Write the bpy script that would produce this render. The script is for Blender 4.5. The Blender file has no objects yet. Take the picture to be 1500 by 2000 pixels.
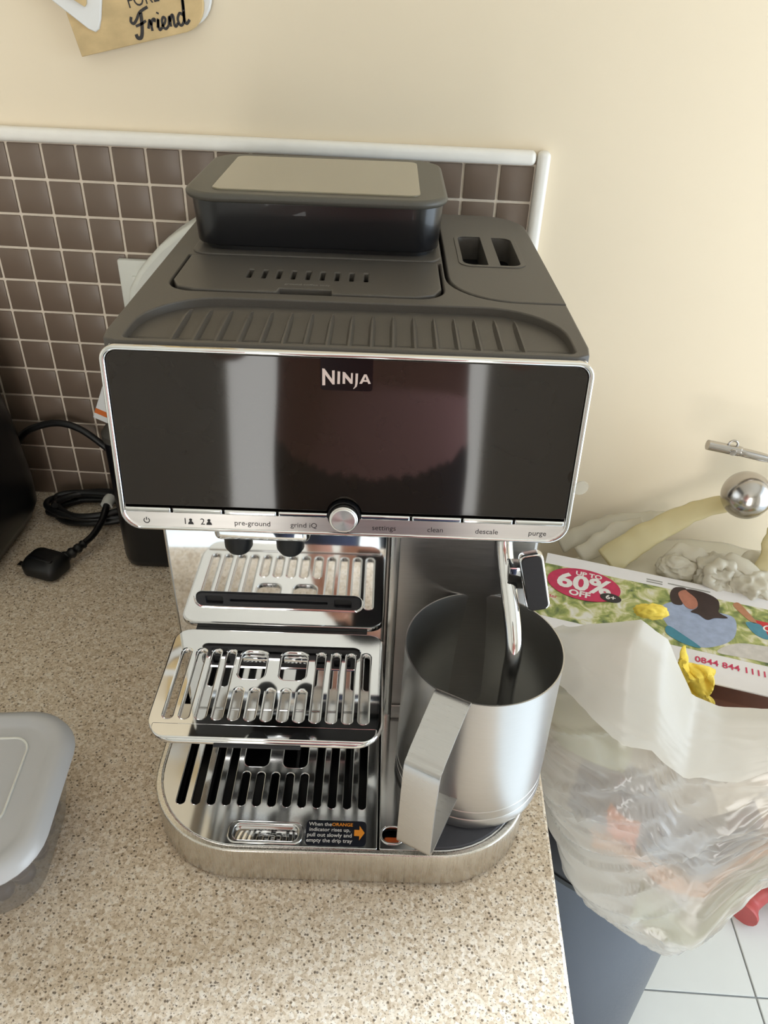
import bpy, bmesh, math, random
from mathutils import Vector, Matrix, Euler, noise

S = 0.012                     # one drawing unit in metres
C = bpy.context.scene.collection
sc = bpy.context.scene
random.seed(4)

# ---------------------------------------------------------------- camera
cam_d = bpy.data.cameras.new('camera'); cam = bpy.data.objects.new('camera', cam_d); C.objects.link(cam)
right = Vector((0.99803883, 0.05251209, 0.03407299)); down = Vector((0.057857, -0.56603436, -0.82234887)); fwd = Vector((-0.02389677, 0.82270747, -0.56796247))
m = Matrix((right, -down, -fwd)).transposed().to_4x4()
m.translation = Vector((35.541, -70.272, 48.459)) * S
cam.matrix_world = m
cam_d.sensor_fit = 'VERTICAL'; cam_d.sensor_height = 36.0; cam_d.lens = 1510.98 / 2000 * 36
cam_d.clip_start = 0.01
sc.camera = cam
# ---------------------------------------------------------------- light and exposure
w = bpy.data.worlds.new('sky'); sc.world = w; w.use_nodes = True
bg = w.node_tree.nodes['Background']; bg.inputs[0].default_value = (0.72, 0.86, 1.0, 1); bg.inputs[1].default_value = 1.6
sun_d = bpy.data.lights.new('sun', 'SUN'); sun = bpy.data.objects.new('sun', sun_d); C.objects.link(sun)
sun_d.energy = 8.0; sun_d.color = (0.70, 0.84, 1.0); sun_d.angle = math.radians(3.5)
sun.rotation_euler = Vector((-22, -7.45, -12.5)).to_track_quat('-Z', 'Y').to_euler()
def area(name, loc, direction, sx, sy, energy, color):
    d = bpy.data.lights.new(name, 'AREA'); d.shape = 'RECTANGLE'; d.size = sx * S; d.size_y = sy * S; d.energy = energy; d.color = color
    o = bpy.data.objects.new(name, d); C.objects.link(o); o.location = Vector(loc) * S
    o.rotation_euler = Vector(direction).to_track_quat('-Z', 'Z').to_euler()
    return o
area('patio_daylight', (176, -58, 18), (-1, 0, 0), 112, 170, 24, (0.80, 0.91, 1.0))
area('door_daylight', (35, -266, 14), (0, 1, 0), 90, 160, 34, (1.0, 0.95, 0.86))
sc.view_settings.view_transform = 'Standard'; sc.view_settings.look = 'None'
sc.view_settings.gamma = 1; sc.view_settings.use_curve_mapping = False
sc.view_settings.exposure = 0.15

# ---------------------------------------------------------------- materials
def lin(c): return tuple(((x/255)/12.92 if x/255 <= .04045 else ((x/255+.055)/1.055)**2.4) for x in c) + (1,)
def mat(name, col, rough=.5, metal=0, noise_scale=40, var=.06, bump=0, coat=0, brushed=None, spec=.5, trans=0, ior=1.45, rough_var=0):
    """principled material with object-space noise for grain"""
    M = bpy.data.materials.new(name); M.use_nodes = True; nt = M.node_tree; b = nt.nodes['Principled BSDF']
    c = lin(col) if max(col) > 1 else tuple(col) + (1,)
    b.inputs['Roughness'].default_value = rough; b.inputs['Metallic'].default_value = metal
    b.inputs['Coat Weight'].default_value = coat; b.inputs['Coat Roughness'].default_value = .03
    b.inputs['Specular IOR Level'].default_value = spec; b.inputs['Transmission Weight'].default_value = trans; b.inputs['IOR'].default_value = ior
    tc = nt.nodes.new('ShaderNodeTexCoord'); mp = nt.nodes.new('ShaderNodeMapping'); n = nt.nodes.new('ShaderNodeTexNoise')
    nt.links.new(tc.outputs['Object'], mp.inputs[0]); nt.links.new(mp.outputs[0], n.inputs['Vector'])
    n.inputs['Scale'].default_value = noise_scale; n.inputs['Detail'].default_value = 4
    if brushed: mp.inputs['Scale'].default_value = brushed
    r = nt.nodes.new('ShaderNodeValToRGB'); nt.links.new(n.outputs['Fac'], r.inputs[0])
    r.color_ramp.elements[0].position = .3; r.color_ramp.elements[1].position = .7
    r.color_ramp.elements[0].color = tuple(x * (1 - var) for x in c[:3]) + (1,); r.color_ramp.elements[1].color = tuple(min(1, x * (1 + var)) for x in c[:3]) + (1,)
    nt.links.new(r.outputs[0], b.inputs['Base Color'])
    if rough_var:
        q = nt.nodes.new('ShaderNodeMapRange'); nt.links.new(n.outputs['Fac'], q.inputs[0])
        q.inputs[1].default_value = .3; q.inputs[2].default_value = .7
        q.inputs[3].default_value = max(0, rough - rough_var); q.inputs[4].default_value = rough + rough_var
        nt.links.new(q.outputs[0], b.inputs['Roughness'])
    if bump:
        bp = nt.nodes.new('ShaderNodeBump'); bp.inputs['Strength'].default_value = bump; bp.inputs['Distance'].default_value = .001
        nt.links.new(n.outputs['Fac'], bp.inputs['Height']); nt.links.new(bp.outputs[0], b.inputs['Normal'])
    return M
CHROME = mat('chrome', (.80, .80, .80), .045, 1, 30, .01)
TRAYCHROME = mat('tray_chrome', (.62, .62, .62), .09, 1, 30, .02)
STEEL = mat('brushed_steel', (.62, .60, .57), .30, 1, 900, .03, .02, brushed=(1, 1, .02), rough_var=.05)
STEELH = mat('brushed_steel_band', (.66, .63, .58), .28, 1, 1500, .04, 0, brushed=(.5, .5, .02), rough_var=.05)
SATIN = mat('satin_steel_wall', (.50, .48, .46), .33, 1, 1500, .06, .03, brushed=(.03, 1, 1), rough_var=.04)
JUGM = mat('jug_steel', (.58, .57, .565), .32, 1, 2600, .03, .03, brushed=(.03, .03, 1), rough_var=.03)
JUGH = mat('jug_handle_steel', (.60, .59, .58), .30, 1, 2600, .03, .02, brushed=(.03, .03, 1), rough_var=.03)
BLACKP = mat('matt_black_plastic', (62, 59, 55), .48, 0, 900, .05, .05)
BLACKT = mat('top_plastic', (84, 79, 73), .42, 0, 1200, .05, .06)
HOPM = mat('hopper_plastic', (22, 22, 25), .28, 0, 60, .04, coat=.2)
HOPLID = mat('hopper_lid_plastic', (86, 83, 76), .42, 0, 900, .05, .05)
LIDPANEL = mat('smoked_lid_panel', (132, 124, 102), .22, 0, 40, .05, coat=.6)
DEEP = mat('deep_black', (6, 7, 11), .4, 0, 40, .1)
GLASS = mat('dark_display', (38, 31, 25), .05, 0, 20, .05, spec=.6)
LOGOBG = mat('logo_plate_black', (17, 10, 12), .25, 0, 40, .05, spec=.25)
INK = mat('dark_ink', (42, 38, 38), .5, 0, 40, .05)
WHITEINK = mat('white_ink', (225, 222, 218), .4, 0, 40, .02)
SILVER = mat('logo_silver', (226, 205, 196), .35, 0, 40, .03)
GREYINK = mat('grey_print', (150, 148, 142), .5, 0, 40, .03)
ORANGEINK = mat('orange_ink', (240, 150, 45), .5, 0, 40, .03)
STICK = mat('sticker_navy', (20, 23, 34), .32, 0, 40, .05)
ORANGEF = mat('orange_float', (196, 84, 22), .35, 0, 40, .08)
RUBBER = mat('dark_rubber', (66, 66, 70), .6, 0, 300, .06, .05)
GRIPB = mat('grip_black', (40, 40, 43), .5, 0, 200, .05)
BLACKG = mat('appliance_black', (13, 14, 18), .32, 0, 100, .1)
CORDM = mat('cord_black', (17, 17, 18), .4, 0, 100, .1)
WHITEP = mat('white_plastic', (214, 214, 206), .35, 0, 60, .02)
TAGW = mat('tag_white', (205, 207, 208), .5, 0, 60, .03)
TAGO = mat('tag_orange', (190, 95, 30), .5, 0, 60, .03)
TILE = mat('brown_glazed_tile', (114, 98, 85), .36, 0, 5, .08, rough_var=.03)
GROUT = mat('cream_grout', (226, 213, 196), .8, 0, 200, .04)
TRIMM = mat('white_trim', (238, 234, 226), .30, 0, 60, .02)
PAINT = mat('cream_paint', (234, 219, 193), .6, 0, 6, .012, .02)
WHITEWALL = mat('white_wall', (225, 222, 214), .6, 0, 6, .02)
CABINET = mat('cabinet_white', (225, 222, 214), .4, 0, 12, .02)
MDF = mat('wood_sign_board', (205, 178, 130), .55, 0, 60, .16, brushed=(.6, 1, 2.2))
SIGNW = mat('sign_white', (226, 226, 224), .4, 0, 30, .02)
EDGEB = mat('burnt_edge', (92, 58, 30), .6, 0, 30, .1)
BIN = mat('bin_grey', (66, 71, 82), .36, 0, 300, .05, rough_var=.03)
BINLID = mat('bin_lid_black', (30, 29, 34), .42, 0, 200, .06)
REDH = mat('coral_red_plastic', (176, 84, 82), .45, 0, 60, .05)
PAPER = mat('flyer_paper', (226, 222, 222), .45, 0, 60, .02)
YELLOW = mat('yellow_cloth', (236, 208, 84), .7, 0, 300, .06, .15)
CARD = mat('brown_cardboard', (112, 70, 52), .7, 0, 60, .1)
STEELB = mat('polished_steel', (.48, .45, .42), .2, 1, 40, .03)

def worktop_mat():
    M = bpy.data.materials.new('speckled_worktop'); M.use_nodes = True; nt = M.node_tree; b = nt.nodes['Principled BSDF']
    tc = nt.nodes.new('ShaderNodeTexCoord'); L = nt.links
    def vor(scale, rnd=1.0):
        v = nt.nodes.new('ShaderNodeTexVoronoi'); v.inputs['Scale'].default_value = scale; v.inputs['Randomness'].default_value = rnd
        L.new(tc.outputs['Object'], v.inputs['Vector']); return v
    def ramp(src, stops):
        r = nt.nodes.new('ShaderNodeValToRGB'); L.new(src, r.inputs[0]); e = r.color_ramp.elements
        while len(e) < len(stops): e.new(.5)
        for k, (p, c) in enumerate(stops): e[k].position = p; e[k].color = c
        return r
    def mix(fac, a, c):
        x = nt.nodes.new('ShaderNodeMix'); x.data_type = 'RGBA'; L.new(fac, x.inputs[0]); L.new(a, x.inputs[6]); L.new(c, x.inputs[7]); return x.outputs[2]
    def rgb(c):
        n = nt.nodes.new('ShaderNodeRGB'); n.outputs[0].default_value = lin(c); return n.outputs[0]
    g = lambda v: (v, v, v, 1)
    nz = nt.nodes.new('ShaderNodeTexNoise'); nz.inputs['Scale'].default_value = 420; nz.inputs['Detail'].default_value = 6; L.new(tc.outputs['Object'], nz.inputs['Vector'])
    base = ramp(nz.outputs['Fac'], [(.30, lin((152, 132, 107))), (.5, lin((212, 194, 169))), (.70, lin((232, 219, 199)))]).outputs[0]
    v1 = vor(350); sep = nt.nodes.new('ShaderNodeSeparateColor'); L.new(v1.outputs['Color'], sep.inputs[0])
    chips = ramp(sep.outputs[0], [(0, lin((164, 140, 112))), (.35, lin((206, 187, 162))), (.7, lin((222, 208, 188))), (1, lin((240, 232, 220)))]).outputs[0]
    half = nt.nodes.new('ShaderNodeValue'); half.outputs[0].default_value = .5
    col = mix(half.outputs[0], base, chips)
    v2 = vor(430); s2 = nt.nodes.new('ShaderNodeSeparateColor'); L.new(v2.outputs['Color'], s2.inputs[0])
    pick = ramp(s2.outputs[1], [(.84, g(0)), (.88, g(.8))]).outputs[0]; near = ramp(v2.outputs['Distance'], [(.34, g(1)), (.46, g(0))]).outputs[0]
    mu = nt.nodes.new('ShaderNodeMath'); mu.operation = 'MULTIPLY'; L.new(pick, mu.inputs[0]); L.new(near, mu.inputs[1])
    col = mix(mu.outputs[0], col, rgb((74, 58, 42)))
    n2 = nt.nodes.new('ShaderNodeTexNoise'); n2.inputs['Scale'].default_value = 620; n2.inputs['Detail'].default_value = 2; L.new(tc.outputs['Object'], n2.inputs['Vector'])
    dk = ramp(n2.outputs['Fac'], [(.60, g(0)), (.67, g(.8))]).outputs[0]
    col = mix(dk, col, rgb((84, 68, 52)))
    v3 = vor(210); s3 = nt.nodes.new('ShaderNodeSeparateColor'); L.new(v3.outputs['Color'], s3.inputs[0])
    pk = ramp(s3.outputs[2], [(.93, g(0)), (.95, g(.7))]).outputs[0]; nr = ramp(v3.outputs['Distance'], [(.26, g(1)), (.34, g(0))]).outputs[0]
    m3 = nt.nodes.new('ShaderNodeMath'); m3.operation = 'MULTIPLY'; L.new(pk, m3.inputs[0]); L.new(nr, m3.inputs[1])
    col = mix(m3.outputs[0], col, rgb((228, 219, 202)))
    L.new(col, b.inputs['Base Color']); b.inputs['Roughness'].default_value = .42; b.inputs['Specular IOR Level'].default_value = .35
    return M
WORKTOP = worktop_mat()

def film(name, col, transp, rough=.35, sss=.5, scale=30):
    """thin cloudy plastic: part see-through, part diffuse and translucent, glossy skin"""
    M = bpy.data.materials.new(name); M.use_nodes = True; nt = M.node_tree; L = nt.links
    out = nt.nodes['Material Output']; nt.nodes.remove(nt.nodes['Principled BSDF'])
    tc = nt.nodes.new('ShaderNodeTexCoord'); n = nt.nodes.new('ShaderNodeTexNoise'); n.inputs['Scale'].default_value = scale; n.inputs['Detail'].default_value = 5
    L.new(tc.outputs['Object'], n.inputs['Vector'])
    r = nt.nodes.new('ShaderNodeValToRGB'); L.new(n.outputs['Fac'], r.inputs[0]); c = lin(col)
    r.color_ramp.elements[0].color = tuple(x * .92 for x in c[:3]) + (1,); r.color_ramp.elements[1].color = c
    d = nt.nodes.new('ShaderNodeBsdfDiffuse'); t = nt.nodes.new('ShaderNodeBsdfTranslucent'); g = nt.nodes.new('ShaderNodeBsdfGlossy'); tr = nt.nodes.new('ShaderNodeBsdfTransparent')
    L.new(r.outputs[0], d.inputs[0]); L.new(r.outputs[0], t.inputs[0]); g.inputs['Roughness'].default_value = rough
    m1 = nt.nodes.new('ShaderNodeMixShader'); m1.inputs[0].default_value = sss; L.new(d.outputs[0], m1.inputs[1]); L.new(t.outputs[0], m1.inputs[2])
    m2 = nt.nodes.new('ShaderNodeMixShader'); m2.inputs[0].default_value = transp; L.new(m1.outputs[0], m2.inputs[1]); L.new(tr.outputs[0], m2.inputs[2])
    f = nt.nodes.new('ShaderNodeLayerWeight'); f.inputs[0].default_value = .5          # sheen grows towards grazing angles, same on both sides
    pw = nt.nodes.new('ShaderNodeMath'); pw.operation = 'POWER'; L.new(f.outputs['Facing'], pw.inputs[0]); pw.inputs[1].default_value = 4
    ma = nt.nodes.new('ShaderNodeMath'); ma.operation = 'MULTIPLY_ADD'; L.new(pw.outputs[0], ma.inputs[0]); ma.inputs[1].default_value = .5; ma.inputs[2].default_value = .06
    m3 = nt.nodes.new('ShaderNodeMixShader'); L.new(ma.outputs[0], m3.inputs[0]); L.new(m2.outputs[0], m3.inputs[1]); L.new(g.outputs[0], m3.inputs[2])
    L.new(m3.outputs[0], out.inputs[0]); return M
BAGF = film('cloudy_bag_film', (229, 220, 208), .33, .2, .35, 18)
FLAPF = film('opaque_bag_rim', (226, 221, 210), .03, .35, .35, 18)
CREAMF = film('cream_bag_film', (228, 221, 202), .06, .4, .35, 18)
TUBF = film('frosted_tub', (200, 194, 186), .74, .25, .4, 20)
TUBLID = film('frosted_tub_lid', (222, 223, 225), .10, .25, .4, 20)
CLEARTAB = film('clear_film_tab', (226, 220, 205), .5, .2, .4, 20)
BERRY = mat('dark_berry', (30, 26, 46), .4, 0, 120, .2)

def leafy_print():
    M = bpy.data.materials.new('garden_print'); M.use_nodes = True; nt = M.node_tree; b = nt.nodes['Principled BSDF']; L = nt.links
    tc = nt.nodes.new('ShaderNodeTexCoord'); n = nt.nodes.new('ShaderNodeTexNoise'); n.inputs['Scale'].default_value = 62; n.inputs['Detail'].default_value = 7; n.inputs['Distortion'].default_value = .7
    L.new(tc.outputs['Object'], n.inputs['Vector']); r = nt.nodes.new('ShaderNodeValToRGB'); L.new(n.outputs['Fac'], r.inputs[0]); e = r.color_ramp.elements
    st = [(.30, (66, 82, 56)), (.42, (128, 140, 78)), (.5, (164, 168, 100)), (.57, (200, 196, 150)), (.66, (218, 214, 204))]
    while len(e) < len(st): e.new(.5)
    for k, (p, c) in enumerate(st): e[k].position = p; e[k].color = lin(c)
    L.new(r.outputs[0], b.inputs['Base Color']); b.inputs['Roughness'].default_value = .4
    return M
GARDEN = leafy_print()
def flat(name, c): return mat(name, c, .42, 0, 120, .10)

# ---------------------------------------------------------------- helpers
def tag(o, label=None, cat=None, group=None, kind=None):
    if label: o['label'] = label
    if cat: o['category'] = cat
    if group: o['group'] = group
    if kind: o['kind'] = kind
    return o
def link(name, me, mt, parent=None, loc=(0, 0, 0), rot=(0, 0, 0), smooth=None):
    if mt and not me.materials: me.materials.append(mt)
    o = bpy.data.objects.new(name, me); C.objects.link(o)
    if parent: o.parent = parent
    o.location = Vector(loc) * S; o.rotation_euler = rot
    if smooth is not None: shade(me, smooth)
    return o
def shade(me, ang=35):
    me.polygons.foreach_set('use_smooth', [True] * len(me.polygons))
    try: me.set_sharp_from_angle(angle=math.radians(ang))
    except Exception: pass
def empty(name, loc=(0, 0, 0), rz=0, parent=None):
    o = bpy.data.objects.new(name, None); C.objects.link(o); o.location = Vector(loc) * S; o.rotation_euler = (0, 0, rz); o.empty_display_size = .02
    if parent: o.parent = parent
    return o
def rrect(x0, y0, x1, y1, r, n=7):
    """rounded rectangle, counter-clockwise; r one radius or four (x0y0, x1y0, x1y1, x0y1)"""
    if not isinstance(r, (list, tuple)): r = (r,) * 4
    P = []
    for (cx, cy, a0, q) in ((x0 + r[0], y0 + r[0], 180, r[0]), (x1 - r[1], y0 + r[1], 270, r[1]), (x1 - r[2], y1 - r[2], 0, r[2]), (x0 + r[3], y1 - r[3], 90, r[3])):
        for k in range(n + 1):
            a = math.radians(a0 + 90 * k / n); P.append((cx + q * math.cos(a), cy + q * math.sin(a)))
    return P
def ellipse(cx, cy, a, b, n=40): return [(cx + a * math.cos(6.28319 * k / n), cy + b * math.sin(6.28319 * k / n)) for k in range(n)]
def plate_mesh(name, outer, holes=(), z0=0, z1=.1, bevel=0, bres=2):
    """flat outline with holes, extruded from z0 to z1, edges rounded by bevel"""
    cu = bpy.data.curves.new(name, 'CURVE'); cu.dimensions = '2D'; cu.fill_mode = 'BOTH'
    for P in [outer] + list(holes):
        sp = cu.splines.new('POLY'); sp.points.add(len(P) - 1); sp.use_cyclic_u = True
        for k, (x, y) in enumerate(P): sp.points[k].co = (x * S, y * S, 0, 1)
    cu.extrude = max(0, (z1 - z0) / 2 - bevel) * S; cu.bevel_depth = bevel * S; cu.bevel_resolution = bres; cu.offset = -bevel * S
    o = bpy.data.objects.new(name, cu); C.objects.link(o)
    dg = bpy.context.evaluated_depsgraph_get(); me = bpy.data.meshes.new_from_object(o.evaluated_get(dg))
    bpy.data.objects.remove(o); bpy.data.curves.remove(cu)
    me.transform(Matrix.Translation((0, 0, (z0 + z1) / 2 * S))); me.name = name; me.materials.clear()
    return me
def plate(name, outer, mt, parent=None, holes=(), z0=0, z1=.1, bevel=0, loc=(0, 0, 0), rot=(0, 0, 0), smooth=40):
    return link(name, plate_mesh(name, outer, holes, z0, z1, bevel), mt, parent, loc, rot, smooth)
def bm_mesh(name, bm):
    me = bpy.data.meshes.new(name); bmesh.ops.recalc_face_normals(bm, faces=bm.faces); bm.to_mesh(me); bm.free(); return me
def box_mesh(name, a, b, bev=0, seg=2):
    bm = bmesh.new(); bmesh.ops.create_cube(bm, size=1)
    for v in bm.verts: v.co = Vector([(a[i] + (v.co[i] + .5) * (b[i] - a[i])) * S for i in range(3)])
    if bev: bmesh.ops.bevel(bm, geom=bm.edges[:], offset=bev * S, segments=seg, profile=.5, affect='EDGES')
    return bm_mesh(name, bm)
def box(name, a, b, mt, parent=None, bev=0, seg=2, loc=(0, 0, 0), rot=(0, 0, 0)):
    return link(name, box_mesh(name, a, b, bev, seg), mt, parent, loc, rot, 40 if bev else None)
def lathe_mesh(name, prof, n=64, cap=True):
    bm = bmesh.new(); rings = []
    for (r, z) in prof:
        if r < 1e-6: rings.append([bm.verts.new((0, 0, z * S))])
        else: rings.append([bm.verts.new((r * S * math.cos(6.283185 * k / n), r * S * math.sin(6.283185 * k / n), z * S)) for k in range(n)])
    for A, B in zip(rings, rings[1:]):
        for k in range(n):
            a = [A[k % len(A)], A[(k + 1) % len(A)], B[(k + 1) % len(B)], B[k % len(B)]]
            u = []
            for v in a:
                if v not in u: u.append(v)
            if len(u) > 2: bm.faces.new(u)
    return bm_mesh(name, bm)
def lathe(name, prof, mt, parent=None, loc=(0, 0, 0), rot=(0, 0, 0), n=64, ang=35):
    return link(name, lathe_mesh(name, prof, n), mt, parent, loc, rot, ang)
def smooth_path(P, n=8):
    P = [Vector(p) for p in P]; out = []
    for i in range(len(P) - 1):
        a, b, c, d = P[max(i - 1, 0)], P[i], P[i + 1], P[min(i + 2, len(P) - 1)]
        for k in range(n):
            t = k / n; out.append(.5 * ((2 * b) + (c - a) * t + (2 * a - 5 * b + 4 * c - d) * t * t + (3 * b - a - 3 * c + d) * t ** 3))
    return out + [P[-1]]
def tube_mesh(name, P, r, seg=12, cyclic=False):
    """tube along a 3-D polyline with round ends; r a number or one radius per point"""
    P = [Vector(p) for p in P]; n = len(P); R = r if isinstance(r, (list, tuple)) else [r] * n
    bm = bmesh.new(); up = None; rings = []
    for i in range(n):
        t = (P[min(i + 1, n - 1)] - P[max(i - 1, 0)])
        if cyclic: t = P[(i + 1) % n] - P[i - 1]
        t.normalize()
        if up is None: up = t.orthogonal()
        up = (up - t * up.dot(t)); up.normalize(); sd = t.cross(up)
        rings.append([bm.verts.new((P[i] + (up * math.cos(6.283185 * k / seg) + sd * math.sin(6.283185 * k / seg)) * R[i]) * S) for k in range(seg)])
    for A, B in zip(rings, rings[1:] + ([rings[0]] if cyclic else [])):
        for k in range(seg): bm.faces.new((A[k], A[(k + 1) % seg], B[(k + 1) % seg], B[k]))
    if not cyclic: bm.faces.new(rings[0][::-1]); bm.faces.new(rings[-1])
    return bm_mesh(name, bm)
def tube(name, P, r, mt, parent=None, seg=12, cyclic=False):
    return link(name, tube_mesh(name, P, r, seg, cyclic), mt, parent, smooth=50)
def text_mesh(name, body, width=None, size=None, align='CENTER', shear=0, bold=0, ext=.012, font_space=1):
    cu = bpy.data.curves.new(name, 'FONT'); cu.body = body; cu.align_x = align; cu.align_y = 'CENTER'; cu.size = 1; cu.shear = shear; cu.offset = bold; cu.space_character = font_space
    cu.resolution_u = 3
    o = bpy.data.objects.new(name, cu); C.objects.link(o); dg = bpy.context.evaluated_depsgraph_get()
    me = bpy.data.meshes.new_from_object(o.evaluated_get(dg)); bpy.data.objects.remove(o); bpy.data.curves.remove(cu)
    me.materials.clear()
    xs = [v.co.x for v in me.vertices]; k = (width / (max(xs) - min(xs))) if width else size
    me.transform(Matrix.Scale(k * S, 4)); me.name = name
    return me, k
def ribbon_mesh(name, P, wd, z=0):
    """flat stroke of width wd along a 2-D polyline (inked lettering)"""
    bm = bmesh.new(); P = [Vector((p[0], p[1], 0)) for p in P]; L = []; n = len(P)
    W = wd if isinstance(wd, (list, tuple)) else [wd] * n
    for i in range(n):
        t = P[min(i + 1, n - 1)] - P[max(i - 1, 0)]; t.normalize(); s = Vector((-t.y, t.x, 0)) * W[i] / 2
        L.append((bm.verts.new((P[i] + s + Vector((0, 0, z))) * S), bm.verts.new((P[i] - s + Vector((0, 0, z))) * S)))
    for a, b in zip(L, L[1:]): bm.faces.new((a[0], a[1], b[1], b[0]))
    return bm_mesh(name, bm)
def poly_mesh(name, polys, z=0):
    bm = bmesh.new()
    for P in polys: bm.faces.new([bm.verts.new((x * S, y * S, z * S)) for x, y in P])
    bmesh.ops.triangulate(bm, faces=bm.faces[:]); return bm_mesh(name, bm)
def join_meshes(name, meshes):
    bm = bmesh.new()
    for me in meshes: bm.from_mesh(me)
    out = bpy.data.meshes.new(name); bm.to_mesh(out); bm.free(); return out

# ================================================================ the setting
FZ = -70
wb = box('wall_back', (-120, .4, FZ), (170, 6, 130), PAINT); tag(wb, kind='structure')
wl = box('wall_left', (-126, -260, FZ), (-120, 6, 130), WHITEWALL); tag(wl, kind='structure')
def wall_with_hole(name, outer, hole, t0, t1, mtx):
    me = plate_mesh(name, outer, [hole], t0, t1); me.transform(mtx); return tag(link(name, me, WHITEWALL), kind='structure')
wall_with_hole('wall_front', rrect(-126, FZ, 176, 130, 0, 1), rrect(-10, FZ + 3, 80, 95, 0, 1), 260, 266, Matrix(((1, 0, 0, 0), (0, 0, -1, 0), (0, 1, 0, 0), (0, 0, 0, 1))))
wall_with_hole('wall_right', rrect(-260, FZ, 6, 130, 0, 1), rrect(-115, FZ + 3, -1, 104, 0, 1), 170, 176, Matrix(((0, 0, 1, 0), (1, 0, 0, 0), (0, 1, 0, 0), (0, 0, 0, 1))))
tag(box('ceiling', (-126, -266, 130), (176, 6, 134), WHITEWALL), kind='structure')
fl = box('floor', (-126, -266, FZ - 4), (176, 6, FZ - .25), mat('floor_grout', (150, 152, 152), .8, 0, 60, .05)); tag(fl, kind='structure')
FT = mat('pale_floor_tile', (206, 208, 206), .3, 0, 8, .03)
ftm = box_mesh('floor_tile', (.12, .12, -.25), (27.9, 27.9, 0), .1, 1)
for i in range(-5, 4):
    for j in range(0, 6):
        link('floor_tile', ftm, FT, fl, (90.2 - 28 + 28 * i, -15.6 + 28 - 28 * j - 28 * 0 - 28, FZ))
# tiled splashback: grout bed, loose tiles, white edging
gb = box('grout_bed', (-36, 0, 0), (45.05, .4, 36.05), GROUT, wb)
tm = box_mesh('tile', (.115, -.16, .115), (2.885, .02, 2.885), .07, 2); shade(tm, 40)
for i in range(-7, 15):
    for j in range(12):
        tl = link('tile', tm, TILE, wb, (i * 3, 0, j * 3)); tl.rotation_euler = (random.uniform(-.004, .004), 0, random.uniform(-.004, .004))
def edging(name, a, b):
    o = box(name, a, b, TRIMM, bev=.45, seg=4); return tag(o, kind='structure')
edging('trim_1', (-36, -.75, 36.0), (44.9, .5, 37.15))
edging('trim_2', (45.0, -.75, 0), (46.1, .5, 37.15))
# worktop and the cupboard below it
wt = plate('worktop', rrect(-60, -56, 47.0, 0.3, (.2, .6, .2, .2)), WORKTOP, z0=-3.2, z1=0, bevel=.25)
tag(wt, 'beige speckled stone-effect kitchen worktop under the coffee machine', 'worktop')
cb = empty('base_cupboard', (0, 0, FZ)); tag(cb, 'white base cupboard carrying the speckled worktop beside the bin', 'cupboard')
box('carcass', (-60, -51, 9), (45.5, -.5, 66.8), CABINET, cb, .2)
for k in range(2):
    d = box('cupboard_door', (-2 + k * 24, -52.6, 9.5), (21.6 + k * 24, -51, 66), CABINET, cb, .3)
    tube('door_handle', [(19 - k * 0 + k * 4, -53.9, 50), (19 + k * 4, -53.9, 60)], .4, STEELB, d)
box('plinth', (-60, -48, 0), (45.5, -46, 9), CABINET, cb)

# ================================================================ coffee machine
YAW = math.radians(2.3)
cm = empty('coffee_machine', (32.6, -39.0, 0), YAW)
tag(cm, 'black and chrome bean-to-cup coffee machine standing on the speckled worktop', 'coffee machine')
# base band and feet
base_o = rrect(-12.75, -3.75, 12.6, 31, (6.2, 6.2, 2, 2), 14)
bs = plate('base', base_o, STEELH, cm, [rrect(-12.3, -3.35, 12.15, 30, (5.95, 5.95, 1.6, 1.6), 14)], z0=.25, z1=3.33, bevel=.12, smooth=50)
plate('base_floor', rrect(-12.35, -3.4, 12.2, 30, (5.9, 5.9, 1.6, 1.6), 14), DEEP, cm, z0=.3, z1=1.2)
for x, y in ((-8, 0), (8, 0), (-8, 28), (8, 28)): lathe('foot', [(0, 0), (1.2, 0), (1.2, .3), (0, .3)], RUBBER, cm, (x, y, 0), n=20)
# drip tray plate with slots
def slot(x0, y0, x1, y1): return rrect(x0, y0, x1, y1, min(x1 - x0, y1 - y0) * .48, 5)
def slots(u0, du, w_, vf, vb, vs, vh0, vh1):
    H = []
    for i in range(13):
        u = u0 + du * i
        H.append(slot(u - w_ / 2, vf, u + w_ / 2, vs if 4 <= i <= 8 else vb))
    H.append(rrect(u0 + du * 3.72, vh0, u0 + du * 5.4, vh1, .45, 5)); H.append(rrect(u0 + du * 6.4, vh0, u0 + du * 8.08, vh1, .45, 5))
    return H
tray_out = rrect(-12.3, -3.35, 2.45, 8.0, (5.9, .15, .1, .1), 12)
TH = slots(-10.62, 1.0, .52, -.5, 5.4, 2.15, 2.6, 5.3)
TH.append(rrect(-6.75, -2.95, -2.65, -1.85, .4, 5))
tp = plate('drip_tray_plate', tray_out, TRAYCHROME, cm, TH, 2.95, 3.28, .07)
for k in range(7): box('well_rib', (-11 + k * 1.9, -1.0, 1.5), (-10.8 + k * 1.9, 7.6, 2.4), DEEP, cm)
box('grip_recess', (-6.85, -3.05, 2.88), (-2.55, -1.75, 3.08), CHROME, cm, .06)
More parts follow.
